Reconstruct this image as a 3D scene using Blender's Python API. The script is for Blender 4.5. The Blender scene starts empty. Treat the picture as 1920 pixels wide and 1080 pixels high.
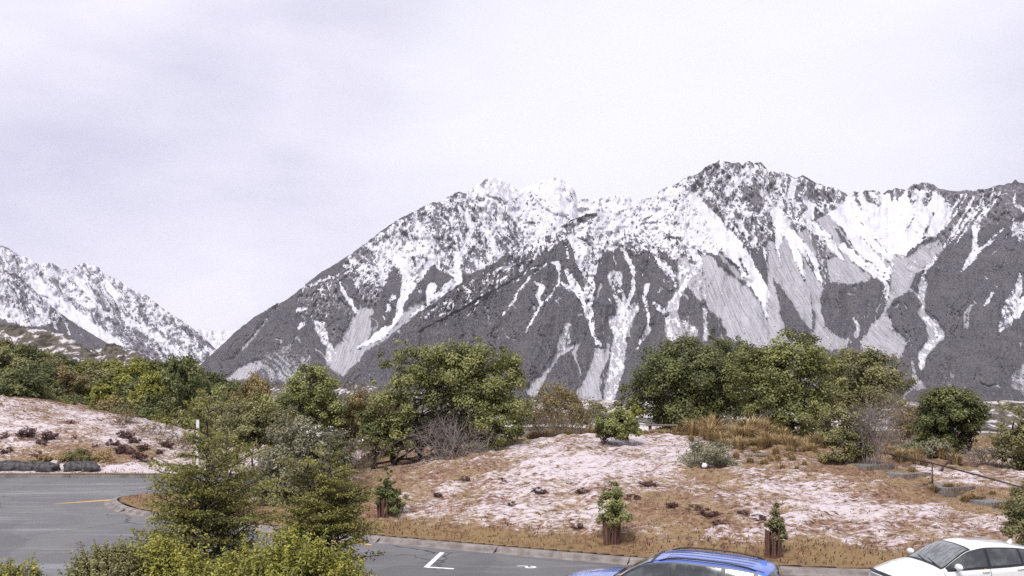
import bpy, math, random
import numpy as np

# ------------------------------------------------------------------ camera, sky, sun, exposure
H = 5.7            # camera height above the car park (m)
F = 1663.0         # focal length in pixels of the 1920 px wide photograph
HZ = 690.0         # image row of the horizon
SC = bpy.context.scene
COL = SC.collection

cam = bpy.data.cameras.new('camera')
cam.sensor_width = 36.0
cam.lens = F / 1920 * 36.0
cam.shift_y = (HZ - 540) / 1920
cam.clip_start = 0.2
cam.clip_end = 60000
cam_o = bpy.data.objects.new('camera', cam)
cam_o.location = (0, 0, H)
cam_o.rotation_euler = (math.radians(90), 0, 0)
COL.objects.link(cam_o)
SC.camera = cam_o

SUN_EL, SUN_AZ = math.radians(56), math.radians(205)   # azimuth clockwise from +Y
w = bpy.data.worlds.new('World'); SC.world = w; w.use_nodes = True
nt = w.node_tree; nt.nodes.clear()
def wn(t, **k):
    n = nt.nodes.new(t)
    for a, b in k.items(): setattr(n, a, b)
    return n
sky = wn('ShaderNodeTexSky', sky_type='NISHITA', sun_disc=False, sun_elevation=SUN_EL, sun_rotation=SUN_AZ)
tc = wn('ShaderNodeTexCoord')
mp = wn('ShaderNodeMapping'); mp.inputs['Scale'].default_value = (1.0, 1.0, 2.6)
nz = wn('ShaderNodeTexNoise'); nz.inputs['Scale'].default_value = 2.6; nz.inputs['Detail'].default_value = 7; nz.inputs['Roughness'].default_value = .52
rp = wn('ShaderNodeValToRGB')
rp.color_ramp.elements[0].position = .35; rp.color_ramp.elements[0].color = (.37, .36, .45, 1)
rp.color_ramp.elements[1].position = .66; rp.color_ramp.elements[1].color = (.55, .535, .60, 1)
dt = wn('ShaderNodeVectorMath', operation='DOT_PRODUCT')
gd = np.array([0.19, 1.0, 0.22]); gd /= np.linalg.norm(gd)
dt.inputs[1].default_value = gd
mr = wn('ShaderNodeMapRange', interpolation_type='SMOOTHSTEP')
mr.inputs['From Min'].default_value = .90; mr.inputs['From Max'].default_value = 1.0
mr.inputs['To Min'].default_value = 0; mr.inputs['To Max'].default_value = .85
mx = wn('ShaderNodeMix', data_type='RGBA'); mx.inputs['B'].default_value = (.585, .58, .61, 1)
bg1 = wn('ShaderNodeBackground'); bg1.inputs['Strength'].default_value = .07
bg2 = wn('ShaderNodeBackground'); bg2.inputs['Strength'].default_value = .72
ms = wn('ShaderNodeMixShader'); ms.inputs[0].default_value = .95
ow = wn('ShaderNodeOutputWorld')
L = nt.links.new
L(tc.outputs['Generated'], mp.inputs['Vector']); L(mp.outputs[0], nz.inputs['Vector'])
L(nz.outputs['Fac'], rp.inputs[0]); L(tc.outputs['Generated'], dt.inputs[0]); L(dt.outputs['Value'], mr.inputs[0])
L(mr.outputs[0], mx.inputs['Factor']); L(rp.outputs[0], mx.inputs['A'])
L(sky.outputs[0], bg1.inputs[0]); L(mx.outputs['Result'], bg2.inputs[0])
L(bg1.outputs[0], ms.inputs[1]); L(bg2.outputs[0], ms.inputs[2]); L(ms.outputs[0], ow.inputs[0])

sl = bpy.data.lights.new('sun', 'SUN'); sl.energy = 1.5; sl.angle = math.radians(22); sl.color = (1, .965, .92)
so = bpy.data.objects.new('sun', sl); COL.objects.link(so)
from mathutils import Vector
sd = Vector((math.sin(SUN_AZ)*math.cos(SUN_EL), math.cos(SUN_AZ)*math.cos(SUN_EL), math.sin(SUN_EL)))
so.rotation_euler = sd.to_track_quat('Z', 'Y').to_euler()
so.location = (0, -20, 60)

SC.view_settings.view_transform = 'Standard'
SC.view_settings.look = 'None'
SC.view_settings.gamma = 1.0
SC.view_settings.use_curve_mapping = False
SC.view_settings.exposure = 1.35
SC.cycles.max_bounces = 6
SC.cycles.diffuse_bounces = 3
SC.cycles.transparent_max_bounces = 6
SC.cycles.volume_bounces = 1
SC.cycles.use_denoising = False

# ------------------------------------------------------------------ helpers
rng = np.random.default_rng(7)
random.seed(7)

_perm = np.random.default_rng(1).permutation(4096)
_val = np.random.default_rng(2).random(4096)
def vn(x, y, seed=0):
    x = np.asarray(x, float); y = np.asarray(y, float)
    xi = np.floor(x).astype(int); yi = np.floor(y).astype(int)
    fx = x - xi; fy = y - yi
    fx = fx*fx*fx*(fx*(fx*6-15)+10); fy = fy*fy*fy*(fy*(fy*6-15)+10)
    def h(a, b): return _val[_perm[(_perm[(a + seed*131) & 4095] + b) & 4095]]
    return (h(xi, yi)*(1-fx)+h(xi+1, yi)*fx)*(1-fy) + (h(xi, yi+1)*(1-fx)+h(xi+1, yi+1)*fx)*fy
def fbm(x, y, o=4, seed=0, g=.5):
    s = 0; a = 1; t = 0
    for i in range(o):
        s = s + a*vn(x*2**i, y*2**i, seed+i); t += a; a *= g
    return s/t
def ridged(x, y, o=4, seed=0):
    s = 0; a = 1; t = 0
    for i in range(o):
        s = s + a*(1-np.abs(2*vn(x*2**i, y*2**i, seed+i)-1)); t += a; a *= .5
    return s/t
def sst(a, b, x):
    t = np.clip((np.asarray(x, float)-a)/(b-a), 0, 1); return t*t*(3-2*t)

def mesh_np(name, V, faces, smooth=True, attrs=None):
    """faces: (M,3) or (M,4) int array, or a list of such arrays"""
    me = bpy.data.meshes.new(name)
    V = np.ascontiguousarray(V, np.float32)
    fl = faces if isinstance(faces, list) else [faces]
    fl = [np.asarray(f, np.int32) for f in fl if len(f)]
    loops = np.concatenate([f.ravel() for f in fl])
    sizes = np.concatenate([np.full(len(f), f.shape[1], np.int32) for f in fl])
    starts = np.concatenate([[0], np.cumsum(sizes)[:-1]]).astype(np.int32)
    me.vertices.add(len(V)); me.vertices.foreach_set('co', V.ravel())
    me.loops.add(len(loops)); me.loops.foreach_set('vertex_index', loops)
    me.polygons.add(len(sizes)); me.polygons.foreach_set('loop_start', starts)
    me.polygons.foreach_set('loop_total', sizes)
    me.polygons.foreach_set('use_smooth', np.full(len(sizes), smooth, bool))
    for k, a in (attrs or {}).items():
        at = me.attributes.new(k, 'FLOAT', 'POINT'); at.data.foreach_set('value', np.ascontiguousarray(a, np.float32).ravel())
    me.update(); me.validate()
    return me
def link(name, me, mat=None, parent=None, **props):
    o = bpy.data.objects.new(name, me); COL.objects.link(o)
    if mat is not None and me is not None: me.materials.append(mat)
    if parent is not None: o.parent = parent
    for k, v in props.items():
        if v is not None: o[k] = v
    return o
def thing(name, label, category, loc=(0, 0, 0), rz=0, group=None):
    o = bpy.data.objects.new(name, None); COL.objects.link(o)
    o.location = loc; o.rotation_euler = (0, 0, rz); o['label'] = label; o['category'] = category
    o.empty_display_size = .2
    if group: o['group'] = group
    return o
def grid_faces(nu, nv):
    i = np.arange(nu-1)[:, None]*nv + np.arange(nv-1)[None, :]
    i = i.ravel()
    return np.stack([i, i+nv, i+nv+1, i+1], 1)
class MB:
    """collects boxes, tubes, etc. into one mesh"""
    def __init__(s): s.v = []; s.q = []; s.t = []; s.n = 0
    def add(s, V, q=None, t=None):
        V = np.asarray(V, float)
        if q is not None and len(q): s.q.append(np.asarray(q)+s.n)
        if t is not None and len(t): s.t.append(np.asarray(t)+s.n)
        s.v.append(V); s.n += len(V)
    def box(s, lo, hi, rot=0, loc=(0, 0, 0)):
        x0, y0, z0 = lo; x1, y1, z1 = hi
        V = np.array([(x0,y0,z0),(x1,y0,z0),(x1,y1,z0),(x0,y1,z0),(x0,y0,z1),(x1,y0,z1),(x1,y1,z1),(x0,y1,z1)], float)
        c, sn = math.cos(rot), math.sin(rot)
        V = np.stack([V[:,0]*c-V[:,1]*sn, V[:,0]*sn+V[:,1]*c, V[:,2]], 1)+np.array(loc)
        s.add(V, [(0,3,2,1),(4,5,6,7),(0,1,5,4),(1,2,6,5),(2,3,7,6),(3,0,4,7)])
    def tube(s, P, R, n=6, cap=True):
        P = np.asarray(P, float); R = np.broadcast_to(np.asarray(R, float), (len(P),))
        T = np.gradient(P, axis=0) if len(P) > 2 else np.repeat((P[1]-P[0])[None], len(P), 0)
        T /= np.linalg.norm(T, axis=1)[:, None]+1e-9
        up = np.array([0, 0, 1.]) if abs(T[0, 2]) < .9 else np.array([1., 0, 0])
        a = np.cross(T, up); a /= np.linalg.norm(a, axis=1)[:, None]+1e-9
        b = np.cross(T, a)
        th = np.arange(n)/n*2*math.pi
        V = P[:, None]+R[:, None, None]*(np.cos(th)[None, :, None]*a[:, None]+np.sin(th)[None, :, None]*b[:, None])
        q = []
        for i in range(len(P)-1):
            for j in range(n):
                q.append((i*n+j, i*n+(j+1) % n, (i+1)*n+(j+1) % n, (i+1)*n+j))
        V = V.reshape(-1, 3); t = []
        if cap:
            m = len(V); V = np.vstack([V, P[:1], P[-1:]])
            for j in range(n):
                t.append((m, (j+1) % n, j)); t.append((m+1, (len(P)-1)*n+j, (len(P)-1)*n+(j+1) % n))
        s.add(V, q, t)
    def mesh(s, name, smooth=True, attrs=None):
        f = []
        if s.q: f.append(np.concatenate(s.q))
        if s.t: f.append(np.concatenate(s.t))
        return mesh_np(name, np.concatenate(s.v), f, smooth, attrs)

# ------------------------------------------------------------------ materials
def mat(name, col=(.5, .5, .5), rough=.8, **k):
    m = bpy.data.materials.new(name); m.use_nodes = True
    b = m.node_tree.nodes['Principled BSDF']
    b.inputs['Base Color'].default_value = (*col, 1); b.inputs['Roughness'].default_value = rough
    for a, v in k.items(): b.inputs[a.replace('_', ' ')].default_value = v
    return m
class NT:
    def __init__(s, m): s.t = m.node_tree; s.b = s.t.nodes.get('Principled BSDF')
    def n(s, typ, ins=None, **k):
        x = s.t.nodes.new(typ)
        for a, b in k.items(): setattr(x, a, b)
        for a, b in (ins or {}).items():
            if hasattr(b, 'is_linked') or isinstance(b, bpy.types.NodeSocket): s.t.links.new(b, x.inputs[a])
            else: x.inputs[a].default_value = b
        return x
    def link(s, a, b): s.t.links.new(a, b)
    def noise(s, vec, scale, detail=3, rough=.5, out='Fac', **k):
        return s.n('ShaderNodeTexNoise', {'Vector': vec, 'Scale': scale, 'Detail': detail, 'Roughness': rough}, **k).outputs[out]
    def attr(s, name): return s.n('ShaderNodeAttribute', attribute_name=name).outputs['Fac']
    def math(s, op, a, b=0., c=0., clamp=False):
        x = s.n('ShaderNodeMath', operation=op, use_clamp=clamp)
        for i, v in enumerate((a, b, c)):
            if isinstance(v, bpy.types.NodeSocket): s.t.links.new(v, x.inputs[i])
            else: x.inputs[i].default_value = v
        return x.outputs[0]
    def mrange(s, v, a, b, c=0., d=1., smooth=True):
        return s.n('ShaderNodeMapRange', {'Value': v, 'From Min': a, 'From Max': b, 'To Min': c, 'To Max': d},
                   interpolation_type='SMOOTHSTEP' if smooth else 'LINEAR').outputs[0]
    def mix(s, f, a, b):
        x = s.n('ShaderNodeMix', data_type='RGBA')
        for i, v in (('Factor', f), ('A', a), ('B', b)):
            if isinstance(v, bpy.types.NodeSocket): s.t.links.new(v, x.inputs[i])
            elif i == 'Factor': x.inputs[i].default_value = v
            else: x.inputs[i].default_value = (*v, 1)
        return x.outputs['Result']
    def bump(s, h, strength=.5, dist=.1):
        x = s.n('ShaderNodeBump', {'Height': h, 'Strength': strength, 'Distance': dist})
        s.link(x.outputs[0], s.b.inputs['Normal'])
    def pos(s, scale=(1, 1, 1), rot=(0, 0, 0)):
        g = s.n('ShaderNodeTexCoord').outputs['Object']
        m = s.n('ShaderNodeMapping', {'Vector': g}); m.inputs['Scale'].default_value = scale; m.inputs['Rotation'].default_value = rot
        return m.outputs[0]
# ------------------------------------------------------------------ mountains
def C(ox, oy, sc):
    def f(*pts): return [(ox+p[0]/sc, oy+p[1]/sc)+tuple(v/sc for v in p[2:]) for p in pts]
    return f
K = 1851/480.
F1, F2, F3, F4, F5, F6 = C(960,280,K), C(1440,280,K), C(960,480,K), C(1440,480,K), C(560,320,K), C(0,440,K)
G = C(380, 300, 1831/780.)

def seg_d(U, Y, p, q):
    """distance to the segment p-q and the parameter along it"""
    dx, dy = q[0]-p[0], q[1]-p[1]; l2 = dx*dx+dy*dy+1e-9
    t = np.clip(((U-p[0])*dx+(Y-p[1])*dy)/l2, 0, 1)
    return np.hypot(U-p[0]-t*dx, Y-p[1]-t*dy), t
def line_mask(U, Y, pts, soft=1.2):
    m = np.zeros_like(U)
    for p, q in zip(pts[:-1], pts[1:]):
        wmax = max(p[2], q[2])/2+4
        bb = (U > min(p[0], q[0])-wmax) & (U < max(p[0], q[0])+wmax) & (Y > min(p[1], q[1])-wmax) & (Y < max(p[1], q[1])+wmax)
        if not bb.any(): continue
        d, t = seg_d(U[bb], Y[bb], p, q)
        wd = (p[2]+(q[2]-p[2])*t)/2
        m[bb] = np.maximum(m[bb], sst(soft, -soft, d-wd))
    return m
def poly_mask(U, Y, pts, soft=2.):
    P = np.array(pts)[:, :2]
    bb = (U > P[:,0].min()-6) & (U < P[:,0].max()+6) & (Y > P[:,1].min()-6) & (Y < P[:,1].max()+6)
    m = np.zeros_like(U)
    if not bb.any(): return m
    u, y = U[bb], Y[bb]; dd = np.full(u.shape, 1e9); ins = np.zeros(u.shape, bool)
    for i in range(len(P)):
        p, q = P[i], P[(i+1) % len(P)]
        dd = np.minimum(dd, seg_d(u, y, p, q)[0])
        c = (p[1] > y) != (q[1] > y)
        xi = (q[0]-p[0])*(y-p[1])/(q[1]-p[1]+1e-9)+p[0]
        ins ^= c & (u < xi)
    m[bb] = sst(-soft, soft, np.where(ins, dd, -dd))
    return m

m_mtn = mat('mountain_cover', (.1, .1, .1), .9, Specular_IOR_Level=.15)
n = NT(m_mtn)
p1 = n.pos((1/10., 1/42., 1/20.)); p2 = n.pos((1/4.2, 1/15., 1/7.)); p3 = n.pos((1/60., 1/120., 1/60.))
fa = n.noise(p1, 1., 3.5, .6); fb = n.noise(p2, 1., 3, .6); fc = n.noise(p3, 1., 3, .5)
sn = n.attr('snow'); scr = n.attr('scree'); rk = n.attr('rock')
amp = n.math('MULTIPLY', n.math('SUBTRACT', fa, .5), 1.5)
amp = n.math('ADD', amp, n.math('MULTIPLY', n.math('SUBTRACT', fb, .5), .8))
sf = n.mrange(n.math('ADD', sn, amp), .42, .62)
cf = n.mrange(n.math('ADD', scr, n.math('MULTIPLY', amp, .7)), .3, .72)
rf = n.mrange(n.math('ADD', rk, n.math('MULTIPLY', amp, .5)), .35, .65)
scrub = n.mix(n.mrange(fb, .36, .64), (.033, .032, .037), (.108, .103, .112))
scrub = n.mix(n.math('MULTIPLY', n.mrange(fc, .4, .75), .45), scrub, (.118, .105, .102))
rock = n.mix(n.mrange(fa, .3, .7), (.075, .072, .08), (.19, .18, .19))
p4 = n.pos((1/6., 1/160., 1/110.)); fd = n.noise(p4, 1., 3, .6)
scree = n.mix(n.mrange(fb, .25, .75), (.25, .245, .26), (.37, .365, .385))
scree = n.mix(n.math('MULTIPLY', n.mrange(fd, .42, .66), .6), scree, (.46, .455, .48))
scree = n.mix(n.math('MULTIPLY', n.mrange(fd, .48, .3), .6), scree, (.17, .163, .172))
c = n.mix(rf, scrub, rock); c = n.mix(cf, c, scree); c = n.mix(sf, c, n.mix(n.mrange(n.math('ADD', fc, n.math('MULTIPLY', fa, .4)), .5, .85), (.54, .54, .585), (.68, .68, .71)))
n.link(c, n.b.inputs['Base Color'])
n.bump(n.math('ADD', n.math('MULTIPLY', fa, 1.0), n.math('MULTIPLY', fb, .5)), .75, 9.)

def build_mountain(name, label, sil, base, x0, x1, step, rows, db, dr, paint, jag=1.5, relA=38, seed=0, slant=0., pw=.85, warp=2.2, bare=None):
    sx, sy = np.array([p[0] for p in sil]), np.array([p[1] for p in sil])
    bx, by = np.array([p[0] for p in base]), np.array([p[1] for p in base])
    u = np.arange(x0, x1+step, step)
    ys = np.interp(u, sx, sy)+(fbm(u/7., u*0+3, 4, seed+40)-.5)*jag*2.2
    yb = np.interp(u, bx, by)
    yb = np.maximum(yb, ys+.5)
    t = np.linspace(0, 1, rows)
    U = np.repeat(u[:, None], rows, 1); Tt = np.repeat(t[None], len(u), 0)
    Y = yb[:, None]+(ys-yb)[:, None]*Tt
    # warped picture-plane coordinates used when laying out the snow chutes and scree
    Uw = U+(fbm(U/18., Y/26., 5, seed+1, .62)-.5)*2*warp*2.6; Yw = Y+(fbm(U/16., Y/16., 5, seed+9, .62)-.5)*2*warp*2.2
    snow = np.zeros_like(U); scree_ = np.zeros_like(U); rock_ = np.zeros_like(U); carve = np.zeros_like(U)
    A = {'snow': snow, 'scree': scree_, 'rock': rock_}
    for op in paint:
        kind, pts, tgt = op[0], op[1], op[2]
        k = op[3] if len(op) > 3 else 1.
        soft = op[4] if len(op) > 4 else (2.6 if kind == 'line' else 5.)
        m = (line_mask if kind == 'line' else poly_mask)(Uw, Yw, pts, soft)*k
        for a in A: A[a] += (tgt.get(a, 0.)-A[a])*m
        if kind == 'line': carve = np.maximum(carve, m)
    nobare = 1-(poly_mask(U, Y, bare, 4.) if bare else 0*U)
    # streaks that run down the fall line break up the edges of the snow and scree
    Ua = U+slant*(Y-ys[:, None])+(fbm(U/60., Y/60., 2, seed+77)-.5)*50
    st = (fbm(Ua/5., Y/26., 4, seed+51, .6)-.5)*2; st2 = (fbm(Ua/11., Y/14., 4, seed+57, .6)-.5)*2
    mid = np.clip(1.25-np.abs(snow-.55)/.45, 0, 1)
    snow += mid*(st*.62+st2*.5); scree_ += st*.5*(scree_ > .02)*(scree_ < .98)+np.minimum(st, 0)*.55*(scree_ > .9)*sst(.1, .5, np.abs(st))
    rill = sst(.90, .985, 1-np.abs(2*vn(Ua/11.+fbm(U/40., Y/40., 2, seed+3)*1.5, Y/85., seed+91)-1))*sst(.35, .6, fbm(U/45., Y/60., 2, seed+93))
    rill2 = sst(.92, .99, 1-np.abs(2*vn(Ua/7., Y/55., seed+95)-1))*sst(.42, .62, fbm(U/50., Y/50., 2, seed+97))
    snow += rill*.75*(snow < .5)*sst(640, 430, Y)*(scree_ < .6); scree_ += (rill*.6+rill2*.45)*(scree_ < .4)
    snow -= rill2*.55*(snow > .7)*(rock_ < .95)*nobare
    snow += (scree_ > .5)*(snow < .3)*np.clip(st-.25, 0, 1)*.35
    rock_ += np.clip(st2*.8-.1, 0, .4)*(1-scree_)
    snow += np.clip(st2-.42, 0, 1)*.9*(snow < .3)*(scree_ < .3)*sst(640, 480, Y)
    dbv = np.interp(u, [p[0] for p in db], [p[1] for p in db]); drv = np.interp(u, [p[0] for p in dr], [p[1] for p in dr])
    D = dbv[:, None]+(drv-dbv)[:, None]*Tt**pw
    Us = U+slant*(Y-ys[:, None])
    fade = sst(0, .06, Tt)
    rel = (ridged(Us/75.+fbm(U/90., Y/90., 2, seed+5)*.7, Y/210., 3, seed+11)-.5)*relA*3.0
    rel += (ridged(Us/26.+fbm(U/30., Y/30., 2, seed+6)*.5, Y/75., 3, seed+21)-.5)*relA*1.0
    rel += (fbm(U/6., Y/9., 3, seed+31)-.5)*relA*(.35+1.5*np.clip(rock_, 0, 1))*1.0
    D = D-rel*fade*(1-.75*scree_*(snow < .9)) + carve*relA*.16*fade
    X = (U-960)/F*D; Z = H-(Y-HZ)/F*D
    # the far side of the ridge
    xb, yb2, zb = [], [], []
    for e, dz in ((90, 25), (260, 150), (700, 600)):
        xb.append(X[:, -1]*(D[:, -1]+e)/D[:, -1]); yb2.append(D[:, -1]+e); zb.append(Z[:, -1]-dz)
    X = np.hstack([X, np.stack(xb, 1)]); D = np.hstack([D, np.stack(yb2, 1)]); Z = np.hstack([Z, np.stack(zb, 1)])
    # the foot goes down into the valley floor
    X = np.hstack([X[:, :1], X]); D = np.hstack([D[:, :1]-30, D]); Z = np.hstack([Z[:, :1]*0-140, Z])
    ex = lambda a: np.hstack([a[:, :1], a, np.repeat(a[:, -1:], 3, 1)])
    V = np.stack([X, D, Z], -1).reshape(-1, 3)
    me = mesh_np(name, V, grid_faces(len(u), rows+4)[:, ::-1], True, {'snow': ex(snow), 'scree': ex(scree_), 'rock': ex(rock_)})
    return link(name, me, m_mtn, kind='structure', label=label)

SNOW = {'snow': 1.}; SN9 = {'snow': .84, 'rock': .5}; SN7 = {'snow': .68, 'rock': .8}; SN6 = {'snow': .6, 'rock': .9}
SCR = {'scree': 1., 'snow': .12}; SCRS = {'scree': 1., 'snow': .48}; SCRUB = {}; ROCK = {'rock': 1., 'snow': .3}; CLIFF = {'rock': 1., 'snow': .46}

# --- front massif
silB = (G((560,1000),(640,940),(720,880),(870,735),(1000,640),(1130,545),(1240,480),(1330,420)) +
        F1((0,735),(110,690),(200,645),(300,600),(400,532),(470,488),(560,465),(640,458),(800,445),(930,390),(1040,330),(1070,298),(1150,268),(1210,238),(1270,198),(1340,185),(1400,130),(1450,100),(1500,78),(1560,95),(1640,95),(1660,120),(1700,88),(1800,100),(1845,140)) +
        F2((0,165),(30,148),(60,170),(80,160),(150,180),(200,205),(250,188),(300,210),(350,250),(400,258),(440,275),(480,268),(550,310),(590,322),(620,300),(680,312),(700,295),(760,302),(800,305),(830,318),(860,300),(920,280),(970,285),(1000,295),(1050,255),(1090,248),(1140,243),(1200,260),(1240,288),(1330,295),(1480,300),(1560,288),(1620,275),(1680,258),(1740,250),(1790,222),(1830,240),(1851,250)) +
        [(1960,352),(2010,330),(2080,345),(2160,320),(2260,350)])
baseB = [(600,735),(700,742),(1000,760),(1200,768),(1600,775),(1850,772),(2260,790)]
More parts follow.
